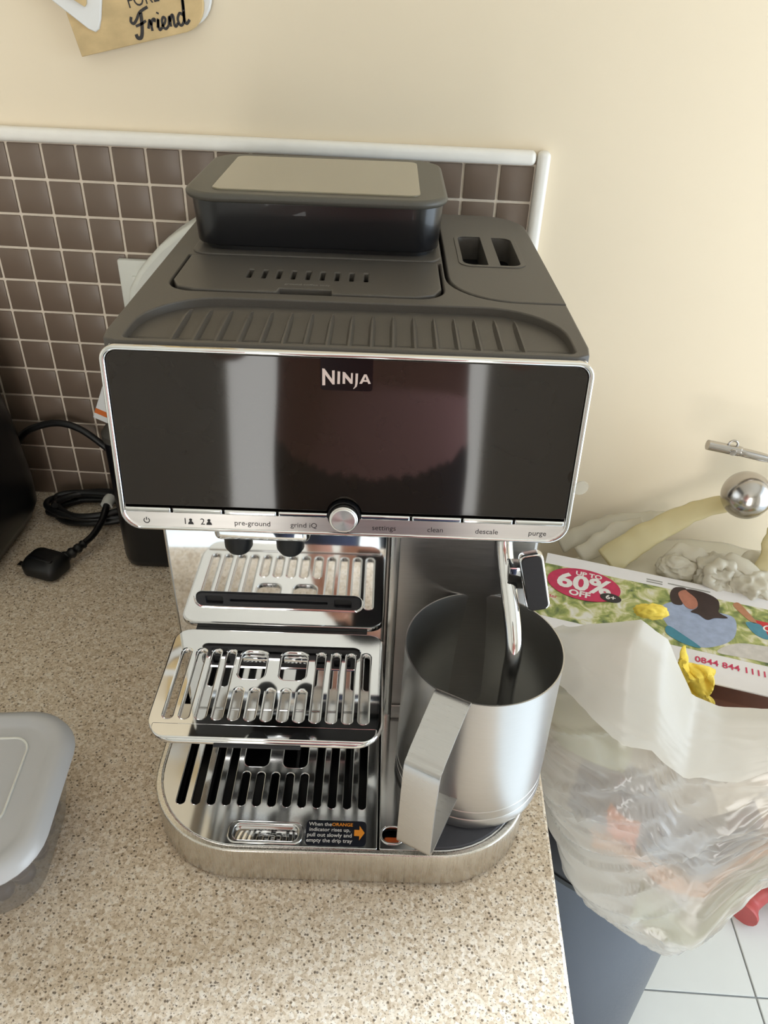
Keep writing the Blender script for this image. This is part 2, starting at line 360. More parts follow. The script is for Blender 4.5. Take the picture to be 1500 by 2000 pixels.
# raised lip round the grip recess
rim_o = rrect(-7.15, -3.2, -2.3, -1.6, .6, 6)
plate('grip_rim', rim_o, TRAYCHROME, cm, [rrect(-6.75, -2.95, -2.65, -1.85, .4, 6)], 3.1, 3.34, .09)
st = plate('instruction_sticker', rrect(-2.15, -3.2, 1.72, -1.42, .3, 5), STICK, cm, z0=3.27, z1=3.31)
yl = [-1.72, -2.1, -2.48, -2.86]
for k, (t, wd, cx) in enumerate((('When the', 1.48, -1.25), ('indicator rises up,', 2.62, -.62), ('pull out slowly and', 2.84, -.62), ('empty the drip tray', 2.92, -.62))):
    me, q = text_mesh('sticker_text', t, wd, bold=.012); link('sticker_text', me, WHITEINK, st, (cx, yl[k], 3.325))
me, q = text_mesh('sticker_text', 'ORANGE', 1.34, bold=.02); link('sticker_text', me, ORANGEINK, st, (.17, yl[0], 3.325))['label'] = 'orange word on the sticker'
link('arrow', poly_mesh('arrow', [[(.95, -2.05), (1.28, -2.05), (1.28, -1.75), (1.62, -2.25), (1.28, -2.78), (1.28, -2.48), (.95, -2.48)]]), ORANGEINK, st, (0, 0, 3.325))['label'] = 'orange arrow pointing right'
# steam-side plate with float window and rubber pad
sp_o = rrect(2.55, -3.35, 12.15, 8.0, (.15, 5.9, .1, .1), 12)
win = rrect(2.75, -2.85, 4.05, -1.8, .5, 6)
plate('steam_side_plate', sp_o, TRAYCHROME, cm, [win], 2.95, 3.28, .07)
plate('float_window_rim', rrect(2.6, -3.0, 4.2, -1.65, .62, 6), TRAYCHROME, cm, [win], 3.2, 3.36, .07)
box('float_well', (2.6, -3.0, 2.2), (4.2, -1.6, 2.5), DEEP, cm)
link('drip_float', box_mesh('drip_float', (2.85, -2.8, 2.5), (4.0, -2.2, 3.0), .2, 3), ORANGEF, cm, smooth=50)['label'] = 'orange drip tray float'
plate('jug_pad', rrect(4.3, -3.2, 12.0, 7.8, (1.8, 5.7, .3, .3), 12), RUBBER, cm, z0=3.2, z1=3.42, bevel=.08)['label'] = 'dark rubber pad under the jug'
# column: shell, chrome back plate, satin right bay
box('column', (-12.2, 8.6, 3.0), (12.1, 31.5, 23.6), STEEL, cm, 1.2, 5)
colp = plate('chrome_back_plate', rrect(-11.7, 3.2, 2.45, 23.4, (.4, .05, .05, .4)), CHROME, cm,
             [rrect(-10.05, 13.5, .75, 14.5, .4), rrect(-10.05, 7.9, .75, 8.9, .4)], 0, .9, .25, (0, 8.5, 0), (math.radians(90), 0, 0))
for z in (14.0, 8.4):
    sl = box('shelf_slot', (-10.15, 7.75, z - .6), (.85, 8.45, z + .6), DEEP, cm)
    plate('slot_frame', rrect(-10.1, z - .55, .8, z + .55, .4), GRIPB, cm, [rrect(-9.5, z - .33, -8.35, z + .33, .12), rrect(-.95, z - .33, .2, z + .33, .12), rrect(-7.9, z - .1, -1.4, z + .1, .05)], 0, .3, .06, (0, 7.85, 0), (math.radians(90), 0, 0))
plate('steam_bay_wall', rrect(2.6, 4.1, 12.0, 23.4, (.05, .6, .6, .05)), SATIN, cm, z0=0, z1=.9, bevel=.25, loc=(0, 8.7, 0), rot=(math.radians(90), 0, 0))
plate('steam_bay_footing', rrect(2.6, 3.2, 12.0, 4.0, .05), SATIN, cm, z0=0, z1=.9, bevel=.1, loc=(0, 8.7, 0), rot=(math.radians(90), 0, 0))
box('bay_rib', (2.62, 7.5, 3.2), (3.25, 8.5, 23.4), STEEL, cm, .2)
# cup shelf on the lower slot
sh_out = rrect(-11.6, -2.0, 2.5, 7.3, (1.9, 1.7, 1.1, 1.1), 8)
cs = plate('cup_shelf', sh_out, CHROME, cm, slots(-10.45, .98, .5, -.4, 5.35, 2.1, 2.95, 5.35), 11.2, 11.62, .13)
box('shelf_hinge', (-10.4, 7.15, 11.1), (1.3, 7.65, 11.5), DEEP, cs, .1)
plate('shelf_lip', rrect(-11.2, -1.9, 2.15, -.85, (.9, .9, .1, .1)), CHROME, cs, z0=11.55, z1=11.72, bevel=.08)
box('shelf_grip', (-7.4, -2.13, 11.15), (-2.3, -1.95, 11.35), GRIPB, cs, .05)
for u in (-6.0, -3.3): box('shelf_catch', (u - .8, 5.0, 10.9), (u + .8, 5.3, 11.3), CHROME, cs, .05)
# spouts
sc_ = box('spout_carrier', (-7.6, 4.1, 21.5), (-2.1, 6.6, 23.4), CHROME, cm, .4, 4)
for u in (-6.4, -3.35): lathe('spout', [(0, 20.3), (.65, 20.3), (.82, 20.6), (.85, 21.8), (0, 21.8)], DEEP, sc_, (u, 5.1, 0), n=28)
# steam wand with grip tab
wd = tube('steam_wand', smooth_path([(9.6, 7.5, 23.6), (9.63, 7.5, 21.5), (9.68, 7.3, 19.9), (9.83, 6.6, 18.7), (10.05, 5.2, 17.3), (10.3, 3.7, 15.8), (10.36, 2.9, 14.7), (10.3, 2.6, 13.0), (10.3, 2.5, 9.5), (10.3, 2.5, 6.0)]), .52, CHROME, cm, 20)
gt = plate('wand_grip', rrect(-.74, -1.95, .74, 1.95, .42, 6), CHROME, wd, z0=0, z1=.7, bevel=.14, loc=(11.42, 5.5, 18.5)); gt.rotation_euler = Euler((math.radians(78), math.radians(-14), 0))
gp = plate('grip_pad', rrect(-.61, -1.82, .61, 1.82, .34, 6), GRIPB, wd, z0=.68, z1=.78, bevel=.04, loc=(11.42, 5.5, 18.5)); gp.rotation_euler = gt.rotation_euler
box('grip_clamp', (9.8, 5.3, 17.7), (11.3, 6.3, 19.4), CHROME, wd, .15)
# head: black shell, top plate
box('head', (-12.3, 5.0, 23.2), (12.15, 32.2, 31.6), BLACKP, cm, .5, 3)
top_o = rrect(-12.4, 4.7, 12.2, 32.3, (.8, .8, 3.2, 2.5), 8)
recess = rrect(-11.35, 5.15, 11.4, 11.35, (.3, .3, 4.2, 4.2), 9)
hatch_h = rrect(-11.0, 12.35, 5.2, 19.2, (1.6, 1.6, .05, .05), 7)
tank_h = [(12.5, 12.25), (12.5, 33), (5.45, 33), (5.45, 16.6)] + [(5.45 + 4.2 * (1 - math.cos(a)), 16.5 - 4.2 * math.sin(a)) for a in [k * math.pi / 20 for k in range(1, 11)]]
top_cut = [(-12.4, 6), (-12.25, 5.1), (-11.6, 4.7), (11.4, 4.7), (12.05, 5.1), (12.2, 6), (12.2, 12.2)] + \
          [(5.4 + 4.2 * (1 - math.cos(a)), 16.5 - 4.25 * math.sin(a)) for a in [k * math.pi / 20 for k in range(10, 0, -1)]] + [(5.4, 16.6), (5.4, 32.3), (-10.5, 32.3), (-12, 31.5), (-12.4, 30)]
tpl = plate('top_plate', top_cut, BLACKT, cm, [recess, hatch_h], 31.2, 33.3, .1, smooth=45)
box('cup_warmer_floor', (-11.6, 4.9, 32.6), (11.7, 11.7, 32.82), BLACKT, cm)
# sloping wall of the recess: shallow cove at the back
ridge_me = None
for i in range(17):
    u = -9.05 + 1.126 * i
    bm = bmesh.new()
    pr = [(5.2, .13, .30), (9.0, .12, .28), (10.0, .07, .18), (10.6, .01, .02)]
    R = []
    for (v, hw, h) in pr: R.append([bm.verts.new(((-hw - .06) * S, v * S, 0)), bm.verts.new((-hw * .4 * S, v * S, h * S)), bm.verts.new((hw * .4 * S, v * S, h * S)), bm.verts.new(((hw + .06) * S, v * S, 0))])
    for A, B in zip(R, R[1:]):
        for k in range(3): bm.faces.new((A[k], A[k + 1], B[k + 1], B[k]))
    bm.faces.new(R[0])
    if ridge_me is None: ridge_me = bm_mesh('warmer_ridge', bm)
    else: bm.free()
    link('warmer_ridge', ridge_me, BLACKT, tpl, (u, 0, 32.82))
# ground coffee hatch
vents = [rrect(-6.55 + .885 * i - .13, 14.85, -6.55 + .885 * i + .13, 16.45, .05, 2) for i in range(9)]
latch_cut = [(-10.85, 14.1), (-10.4, 13.0), (-9.3, 12.5), (-4.55, 12.5), (-4.45, 13.15), (-1.45, 13.15), (-1.35, 12.5), (3.5, 12.5), (4.6, 13.0), (5.05, 14.1), (5.05, 19.1), (-10.85, 19.1)]
ht = plate('ground_coffee_hatch', latch_cut, BLACKT, cm, vents, 32.8, 33.36, .09)
box('hatch_well', (-11.2, 12.2, 31.2), (5.3, 19.3, 32.5), DEEP, cm)
me, q = text_mesh('hatch_print', 'ground coffee only', 2.7); link('hatch_print', me, GREYINK, ht, (-2.9, 13.85, 33.375))
# bean hopper
hp = plate('bean_hopper', rrect(-11.0, 19.6, 5.3, 32.0, 2.0, 10), HOPM, cm, z0=33.75, z1=36.6, bevel=.12, smooth=50)
for vv in hp.data.vertices:
    if vv.co.z < 35 * S:
        vv.co.x = (vv.co.x / S - -2.85) * .982 * S - 2.85 * S; vv.co.y = ((vv.co.y / S - 25.8) * .975 + 25.8) * S
plate('hopper_foot', rrect(-10.5, 20.2, 4.9, 31.6, 1.8, 8), HOPM, hp, z0=33.2, z1=33.8)
plate('hopper_seat', rrect(-11.0, 19.25, 5.3, 32.2, 1.2, 8), BLACKT, cm, z0=33.2, z1=33.42, bevel=.08)
hl = plate('hopper_lid', rrect(-11.3, 18.9, 5.55, 32.3, 2.4, 10), HOPLID, hp, z0=36.6, z1=37.15, bevel=.26, smooth=60)
plate('lid_panel', rrect(-9.5, 20.0, 3.75, 30.9, .7, 7), LIDPANEL, hl, z0=37.1, z1=37.24, bevel=.05)
# water tank lid at the right rear
tl_o = [(5.6, 32.2), (5.6, 16.6)] + [(5.6 + 4.1 * (1 - math.cos(a)), 16.45 - 4.1 * math.sin(a)) for a in [k * math.pi / 20 for k in range(1, 11)]] + [(12.2, 12.35), (12.1, 28)] + [(12.1 - 3.2 * (1 - math.cos(a)), 28.5 + 3.6 * math.sin(a)) for a in [k * math.pi / 20 for k in range(1, 10)]]
tk = plate('water_tank_lid', tl_o, BLACKT, cm, [rrect(6.75, 19.1, 8.35, 25.7, (.7, .1, .1, .5), 5), rrect(9.15, 19.1, 10.5, 25.6, (.1, .6, .7, .1), 5)], 31.2, 33.32, .09, smooth=45)
box('handle_well', (6.5, 18.9, 31.0), (10.7, 25.9, 31.75), DEEP, tk)
plate('handle_recess_rim', rrect(6.45, 18.75, 10.85, 26.1, .9, 6), BLACKT, tk, [rrect(6.75, 19.1, 8.35, 25.7, (.7, .1, .1, .5), 5), rrect(9.15, 19.1, 10.5, 25.6, (.1, .6, .7, .1), 5)], 33.28, 33.37, .03)
# control panel: tilted frame
P0 = Vector((0, 3.1, 23.0)); e = Vector((0, 1.2, 10.25)).normalized(); nn = Vector((1, 0, 0)).cross(e)
pm = Matrix((Vector((1, 0, 0)), e, nn)).transposed().to_4x4(); pm.translation = P0 * S
cp = plate('control_panel', rrect(-12.3, 0, 12.25, 10.3, (1.15, 1.15, .8, .8), 8), CHROME, cm, [rrect(-12.02, .22, 11.97, 10.06, (.95, .95, .62, .62), 8)], -.9, .12, .1)
cp.matrix_local = pm
plate('panel_backing', rrect(-12.2, .1, 12.15, 10.2, (1.05, 1.05, .7, .7), 8), BLACKP, cp, z0=-2.0, z1=-.6)
plate('panel_top_shelf', rrect(-11.9, 9.9, 11.9, 10.25, .1), CHROME, cp, z0=-1.6, z1=-.3, bevel=.04)
kn = [(-.1 + .95 * math.cos(a), 1.33 + .95 * math.sin(a)) for a in [math.pi - k * math.pi / 14 for k in range(15)]]
glass_o = [(-12.0, 1.5)] + kn_pts if False else [(-12.0, 1.5), (-1.05, 1.5)] + [(x, max(y, 1.5)) for x, y in kn][1:-1] + [(.85, 1.5), (11.95, 1.5)] + rrect(-12.0, 1.5, 11.95, 10.04, .6, 6)[14:]
plate('display_glass', glass_o, GLASS, cp, z0=-.5, z1=.02, bevel=.04)
plate('fascia_strip', rrect(-12.0, .24, 11.95, 1.06, (.93, .93, .05, .05), 8), mat('fascia_steel', (.70, .66, .62), .28, 1, 300, .04, .03, brushed=(.02, 1, 1)), cp, z0=-.5, z1=.04, bevel=.03)
for (a, b) in ((-12.0, -9.52), (-9.42, -6.72), (-6.62, -3.78), (-3.68, -.98), (.78, 3.5), (3.6, 6.3), (6.4, 9.12), (9.22, 11.92)):
    plate('button', rrect(a, 1.09, b, 1.4, .06, 3), CHROME, cp, z0=-.4, z1=.16, bevel=.11)
# knob
kme = lathe_mesh('dial_knob', [(0, .75), (.62, .75), (.68, .70), (.72, .72), (.77, .66), (.77, -.2), (0, -.2)], 56)
KN = bpy.data.materials.new('spun_steel'); KN.use_nodes = True
nt = KN.node_tree; b = nt.nodes['Principled BSDF']; b.inputs['Metallic'].default_value = 1; b.inputs['Roughness'].default_value = .28; b.inputs['Base Color'].default_value = (.78, .76, .73, 1)
b.inputs['Anisotropic'].default_value = .85; tg = nt.nodes.new('ShaderNodeTangent'); tg.direction_type = 'RADIAL'; tg.axis = 'Z'; nt.links.new(tg.outputs[0], b.inputs['Tangent'])
nz = nt.nodes.new('ShaderNodeTexNoise'); nz.inputs['Scale'].default_value = 300; mr = nt.nodes.new('ShaderNodeMapRange'); mr.inputs[3].default_value = .24; mr.inputs[4].default_value = .32
nt.links.new(nz.outputs['Fac'], mr.inputs[0]); nt.links.new(mr.outputs[0], b.inputs['Roughness'])
link('dial_knob', kme, KN, cp, (-.1, 1.33, 0), smooth=30)
lathe('knob_collar', [(.80, .0), (.80, .3), (.88, .3), (.9, 0)], DEEP, cp, (-.1, 1.33, 0), n=48)
# logo plate and letters
lg = plate('logo_plate', rrect(-1.36, 8.4, 1.24, 10.05, (.15, .15, .02, .02), 4), LOGOBG, cp, z0=.0, z1=.05)
def L2(x, y): return (-1.36 + (x - 415) * .00409, 10.07 - (y - (x - 415) * .03 - 215) * .00384)
letters = [
    [(437, 360), (466, 366), (558, 505), (556, 388), (588, 386), (588, 573), (562, 573), (472, 440), (473, 584), (437, 586)],
    [(623, 398), (655, 402), (652, 566), (620, 566)],
    [(685, 404), (712, 410), (786, 505), (786, 420), (809, 421), (807, 562), (782, 562), (716, 475), (716, 563), (685, 563)],
    [(842, 425), (872, 425), (868, 560), (858, 600), (820, 634), (816, 628), (834, 600), (840, 560)],
    [(945, 436), (975, 436), (1028, 560), (1000, 562), (988, 534), (936, 532), (922, 560), (890, 560)]]
lm_ = [plate_mesh('l', [L2(*p) for p in P], [[L2(*p) for p in ((961, 462), (946, 510), (978, 512))]] if k == 4 else (), .05, .09) for k, P in enumerate(letters)]
link('logo_lettering', join_meshes('logo_lettering', lm_), SILVER, cp)
# printed control legends
me, q = text_mesh('legend', 'pre-ground', 1.95); link('legend', me, INK, cp, (-5.12, .57, .05))
for t, u in (('grind iQ', -2.3), ('settings', 2.1), ('clean', 4.92), ('descale', 7.75), ('purge', 10.55)):
    me, _ = text_mesh('legend', t, size=q); link('legend', me, INK, cp, (u, .57, .05))
for t, u in (('1', -8.8), ('2', -7.85)):
    me, _ = text_mesh('legend', t, size=q * 1.25); link('legend', me, INK, cp, (u, .57, .05))
for u in (-8.5, -7.5):
    pm_ = [poly_mesh('p', [ellipse(u, .68, .085, .085, 14)]), poly_mesh('p', [[(u - .16, .40), (u + .16, .40), (u + .13, .52), (u + .05, .6), (u - .05, .6), (u - .13, .52)]])]
    link('person_symbol', join_meshes('person_symbol', pm_), INK, cp, (0, 0, .052))
arc = [(-10.91 + .15 * math.cos(a), .56 + .15 * math.sin(a)) for a in [math.radians(125 + 290 * k / 20) for k in range(21)]]
link('power_symbol', join_meshes('power_symbol', [ribbon_mesh('p', arc, .05), ribbon_mesh('p', [(-10.91, .58), (-10.91, .77)], .05)]), INK, cp, (0, 0, .052))
link('play_stop_symbol', poly_mesh('play_stop_symbol', [[(-.26, .22), (-.26, .40), (-.12, .31)], [(.0, .23), (.16, .23), (.16, .39), (.0, .39)]]), INK, cp, (0, 0, .052))
lathe('film_tab', [(0, 0), (.42, 0), (.42, .05), (0, .05)], CLEARTAB, cm, (12.32, 2.9, 26.8), (math.radians(90), 0, math.radians(10)), 24)['label'] = 'clear round peel-off tab'

# ================================================================ milk jug on the pad
RMm = Matrix.Rotation(YAW, 4, 'Z')
def mw(u, v, z):
    p = RMm @ Vector((u, v, z)); return (p.x + 32.6, p.y - 39.0, p.z)
jl = mw(8.55, 3.1, 3.44)
jg = empty('milk_jug', jl, YAW); tag(jg, 'brushed steel milk frothing jug under the steam wand', 'jug')
lathe('jug_body', [(0, .15), (4.3, .15), (4.6, 0), (4.95, .12), (5.0, .5), (4.95, .95), (4.9, 1.0), (4.95, 1.05), (4.95, 1.75), (4.9, 1.8), (4.95, 1.85), (4.95, 3), (4.9, 6), (4.84, 11.45), (4.86, 11.6), (4.78, 11.6), (4.74, 11.4), (4.82, 6), (4.85, 2), (4.7, .5), (4.2, .3), (0, .3)], JUGM, jg, n=128, ang=30)
jb = jg.children[0].data; jb.materials.append(mat('jug_inside_steel', (.56, .55, .53), .36, 1, 2600, .05, .04, brushed=(.03, .03, 1), rough_var=.04))
for p in jb.polygons:
    if p.normal.x * p.center.x + p.normal.y * p.center.y < 0 or (p.normal.z > .7 and p.center.z < 2 * S): p.material_index = 1
ha = math.radians(243)                       # handle points towards the front left
dr = Vector((math.cos(ha), math.sin(ha), 0)); tn = Vector((-math.sin(ha), math.cos(ha), 0))
bm = bmesh.new(); HP = []
key = [(4.75, 11.35), (5.1, 11.5), (7.4, 10.2), (8.2, 9.6), (8.55, 8.8), (8.75, 3.2), (8.6, 2.5), (8.1, 2.3), (4.85, 3.0)]
hs = smooth_path([(0, a, b) for a, b in key], 5)
for th, sg in ((0, 1), (.16, -1)):
    row = []
    for i, p in enumerate(hs):
        t = hs[min(i + 1, len(hs) - 1)] - hs[max(i - 1, 0)]; t.normalize(); nrm = Vector((0, t.z, -t.y)) * th
        q_ = p - nrm; a = dr * q_.y
        row.append([bm.verts.new((a + tn * s + Vector((0, 0, q_.z))) * S) for s in (-1.08, -1.0, 1.0, 1.08)])
    HP.append(row)
for row in HP:
    for A, B in zip(row, row[1:]):
        for k in range(3): bm.faces.new((A[k], A[k + 1], B[k + 1], B[k]))
for A, B, A2, B2 in zip(HP[0], HP[0][1:], HP[1], HP[1][1:]):
    bm.faces.new((A[0], B[0], B2[0], A2[0])); bm.faces.new((A[3], B[3], B2[3], A2[3]))
link('jug_handle', bm_mesh('jug_handle', bm), JUGH, jg, smooth=40)

# ================================================================ left side of the worktop
# frosted tub with lid and berries
tub = empty('food_tub', (5.2, -42.6, 0), math.radians(7)); tag(tub, 'frosted plastic food tub with lid at the left front of the worktop', 'tub')
def loft(name, rings, cap0=True, cap1=True):
    bm = bmesh.new(); V = [[bm.verts.new((x * S, y * S, z * S)) for x, y, z in r] for r in rings]; n = len(V[0])
    for A, B in zip(V, V[1:]):
        for k in range(n): bm.faces.new((A[k], A[(k + 1) % n], B[(k + 1) % n], B[k]))
    if cap0: bm.faces.new(V[0][::-1])
    if cap1: bm.faces.new(V[-1])
    return bm_mesh(name, bm)
def rr3(hx, hy, r, z, n=8): return [(x, y, z) for x, y in rrect(-hx, -hy, hx, hy, r, n)]
link('tub_body', loft('tub_body', [rr3(8.1, 4.2, 2.4, .25), rr3(8.5, 4.5, 2.6, .1), rr3(8.7, 4.7, 2.8, .3), rr3(9.6, 5.9, 3.2, 5.6), rr3(9.75, 6.05, 3.2, 5.7)], True, False), TUBF, tub, smooth=40)
tlid = link('tub_lid', loft('tub_lid', [rr3(10.0, 6.3, 3.4, 5.55), rr3(10.1, 6.4, 3.5, 5.75), rr3(9.95, 6.25, 3.4, 6.2), rr3(9.5, 5.85, 3.1, 6.5), rr3(9.0, 5.35, 2.7, 6.5), rr3(8.6, 5.0, 2.4, 6.25), rr3(8.4, 4.8, 2.3, 6.2)], True, True), TUBLID, tub, smooth=40)
link('lid_ring', tube_mesh('lid_ring', [(x, y, 6.22) for x, y in rrect(-8, -2.6, 7.2, 4.0, 1.1, 8)], .09, 6, True), WHITEP, tlid, smooth=60)
ber = bmesh.new(); bmesh.ops.create_icosphere(ber, subdivisions=2, radius=.75 * S); bme = bm_mesh('blueberry', ber); shade(bme, 60)
for x, y, zz in [(7.5, -2.4, 0), (6.5, -3.4, 0), (5.0, -3.75, 0), (7.85, -.85, 0), (7.85, .75, 0), (3.4, -3.75, 0), (7.8, 2.3, 0), (6.1, -1.6, 0), (6.3, .2, 0), (4.4, -2.2, 0), (7.6, -2.95, 1.4), (8.25, -1.5, 1.4), (6.1, -4.0, 1.4), (4.4, -4.2, 1.4), (8.2, .2, 1.4), (6.9, -1.7, 1.35)]:
    o = link('blueberry', bme, BERRY, None, (5.2 + x * .9925 - y * .122, -42.6 + x * .122 + y * .9925, 1.05 + zz)); o.scale = (1, 1, .94)
    tag(o, 'dark blueberry seen dimly through the frosted tub wall', 'berry', 'blueberries inside the frosted tub')
# black appliance at the left edge
ap = empty('black_appliance', (-13.6, -11.0, 0)); tag(ap, 'large glossy black rounded appliance at the left edge of the worktop', 'appliance')
link('appliance_body', loft('appliance_body', [rr3(9.4, 7.5, 4, .3, 10), rr3(10.6, 8.6, 4.5, .9, 10), rr3(11.3, 9.2, 5, 2.4, 10), rr3(11.4, 9.2, 5, 5, 10), rr3(11.0, 8.9, 5, 12, 10), rr3(10.2, 8.2, 5, 19, 10), rr3(9.4, 7.4, 4.6, 22.5, 10), rr3(8.0, 6.2, 4, 24, 10)]), BLACKG, ap, smooth=60)
lathe('appliance_lid', [(0, 25), (5, 24.8), (6, 24.3), (6.2, 23.8), (0, 23.8)], BLACKG, ap, n=40)
for x, y in ((-7, -5), (7, -5), (-7, 5), (7, 5)): lathe('foot', [(0, 0), (1, 0), (1, .4), (0, .4)], RUBBER, ap, (x, y, 0), n=16)
# black canister behind the machine
cn = empty('black_canister', (13.5, -7.3, 0), YAW); tag(cn, 'plain black rounded canister standing behind the left side of the coffee machine', 'canister')
link('canister_body', loft('canister_body', [rr3(4.7, 4.4, 1.5, 0, 8), rr3(5.1, 4.8, 1.8, .35, 8), rr3(5.2, 4.9, 1.8, 1, 8), rr3(5.2, 4.9, 1.8, 13.8, 8)]), BLACKG, cn, smooth=40)
link('canister_lid', loft('canister_lid', [rr3(5.3, 5.0, 1.9, 13.8, 8), rr3(5.3, 5.0, 1.9, 14.4, 8), rr3(4.5, 4.2, 1.5, 15.4, 8)]), BLACKP, cn, smooth=40)
# socket, adaptor
so = empty('wall_socket', (8.3, 0, 21.0)); tag(so, 'white square wall socket with switches on the brown tiles', 'socket')
box('face_plate', (0, -.85, 0), (7.0, -.16, 5.6), WHITEP, so, .18, 3)
box('switch', (1.25, -1.15, 2.2), (1.95, -.8, 4.2), WHITEP, so, .1)
box('switch', (5.2, -1.15, 2.2), (5.9, -.8, 4.2), WHITEP, so, .1)
box('socket_pin_slot', (.9, -.9, 1.2), (1.6, -.84, 1.6), GREYINK, so)
ad = empty('plug_in_adaptor', (11.0, -.9, 20)); tag(ad, 'large white curved plug-in unit beside the wall socket behind the hopper', 'adaptor')
cur = [(-1.6, 0), (10.5, 0), (10.5, 12.2), (7.6, 11.7), (5.2, 10.8), (3.6, 9.8), (2.4, 8.9), (1.1, 7.6), (.2, 6.6), (-.8, 5.0), (-1.4, 2.5)]
plate('adaptor_body', cur, WHITEP, ad, z0=-.7, z1=3.1, bevel=.5, loc=(0, 0, 0), rot=(math.radians(90), 0, 0), smooth=60)
box('adaptor_plug', (1, -.1, 1.6), (4, .05, 3.4), WHITEP, ad)
# cords
def cord(name, P, r, label, n=8):
    o = tube(name, smooth_path(P, n), r, CORDM, None, 10); tag(o, label, 'cord'); return o
cord('appliance_cord', [(-6.5, -1.2, 4.5), (-5.2, -1.4, 7.0), (-3.5, -1.8, 8.8), (-.6, -1.7, 9.8), (2.0, -1.9, 9.4), (4.6, -2.3, 7.6), (7.2, -2.8, 5.4), (8.0, -3.0, 3.0), (7.4, -3.2, .6)], .36, 'black cord arching up the tiles from the left appliance')
rc = random.Random(8)
coil = []
for k in range(70):
    a = k * .42; j = k / 70
    coil.append((2.6 + (4.6 - .6 * j) * math.cos(a) + .5 * math.sin(a * 2.3), -4.0 + (2.3 - .3 * j) * math.sin(a) + .25 * math.cos(a * 1.7), .42 + 1.5 * j + .25 * math.sin(a * 1.3)))
cord('coiled_cord', coil, .34, 'coiled black cord lying on the worktop against the tiles', 3)
pc = empty('power_plug', (3.2, -13.4, 0)); tag(pc, 'black three-pin plug with ribbed cord lying on the worktop', 'plug')
pb = loft('plug_body', [rr3(1.5, 1.1, .6, .1, 5), rr3(1.9, 1.5, .8, .4, 5), rr3(1.95, 1.55, .8, 1.3, 5), rr3(1.6, 1.2, .7, 1.9, 5), rr3(1.0, .7, .4, 2.05, 5)])
pbo = link('plug_body', pb, CORDM, pc, (-1.55, -.25, 0), (0, 0, math.radians(-16)), 45)
box('plug_ridge', (-1.3, -.75, 1.75), (1.3, -.35, 2.12), BLACKG, pbo, .1)
for k in (-1, 1): box('plug_pin', (-2.6, k * .7 - .3, .75), (-1.85, k * .7 + .3, .95), STEELB, pbo)
ribs = smooth_path([(-.25, .65, 1.1), (.5, 1.7, 1.25), (1.05, 2.9, 1.35)], 8)
link('strain_relief', tube_mesh('strain_relief', ribs, [(.62 - .012 * k) * (1 if (k // 2) % 2 else .8) for k in range(len(ribs))], 14), CORDM, pc, smooth=50)
link('plug_cord', tube_mesh('plug_cord', smooth_path([(.95, 2.7, 1.35), (1.5, 4.2, 1.5), (1.75, 6.2, 1.9), (1.7, 8.6, 2.6), (1.9, 10.6, 1.6), (3.5, 11.2, .5)], 8), .34, 10), CORDM, pc, smooth=50)
link('cord_tie', tube_mesh('cord_tie', [(1.66, 8.0, 2.45), (1.68, 8.6, 2.62), (1.72, 9.1, 2.6)], .62, 12), WHITEP, pc, smooth=50)
tg_ = empty('warning_tag', (0, 0, 0)); tag(tg_, 'white cord tag with an orange stripe poking out behind the control panel', 'tag')
tgm = box('tag_strip', (-.9, 0, 0), (.9, .12, 6.0), TAGW, tg_, .03, 1, (8.6, -10.7, 15.3), (0, math.radians(24), 0))
box('tag_stripe', (-.9, -.02, .55), (.9, .0, 1.05), TAGO, tgm)

# ================================================================ wall sign
sg = empty('wall_sign', (8.2, 0, 42.5)); sg.rotation_euler = (0, math.radians(-13), 0)
tag(sg, 'light wooden plaque with black script lettering hanging tilted on the cream wall', 'sign')
RX = (math.radians(90), 0, 0)
plate('backing_board', rrect(.05, .25, 11.35, 14, (.05, 2.2, .3, .3)), SIGNW, sg, z0=0, z1=.5, bevel=.08, rot=RX, loc=(0, 0, 0))
plate('front_board', rrect(0, 0, 10.7, 13.5, (.05, 2.0, .3, .3)), MDF, sg, z0=.5, z1=.95, bevel=.05, rot=RX)
hrt = [(2.2, 1.5), (2.6, 2.1), (3.5, 4.0), (4.0, 7.0), (-3.2, 8.5), (-2.2, 6.0), (-.6, 3.9), (1.4, 1.65), (1.85, 1.36)]
h1 = plate('white_diamond', hrt, SIGNW, sg, z0=.95, z1=1.3, bevel=.08, rot=RX)
plate('wooden_diamond', [(1.8, 3.05), (2.0, 3.2), (2.9, 5.6), (-.6, 6.4), (.5, 4.2)], MDF, h1, z0=1.34, z1=1.6, bevel=.03)
me, _ = text_mesh('lettering', 'A', .7, bold=.03); link('lettering', me, INK, h1, (1.45, 4.0, 1.62))
me, _ = text_mesh('lettering', 'FOREVER', 4.3); 
for v in me.vertices: v.co.y *= 1.25
link('lettering', me, INK, sg, (7.1, -.98, 2.72), RX)
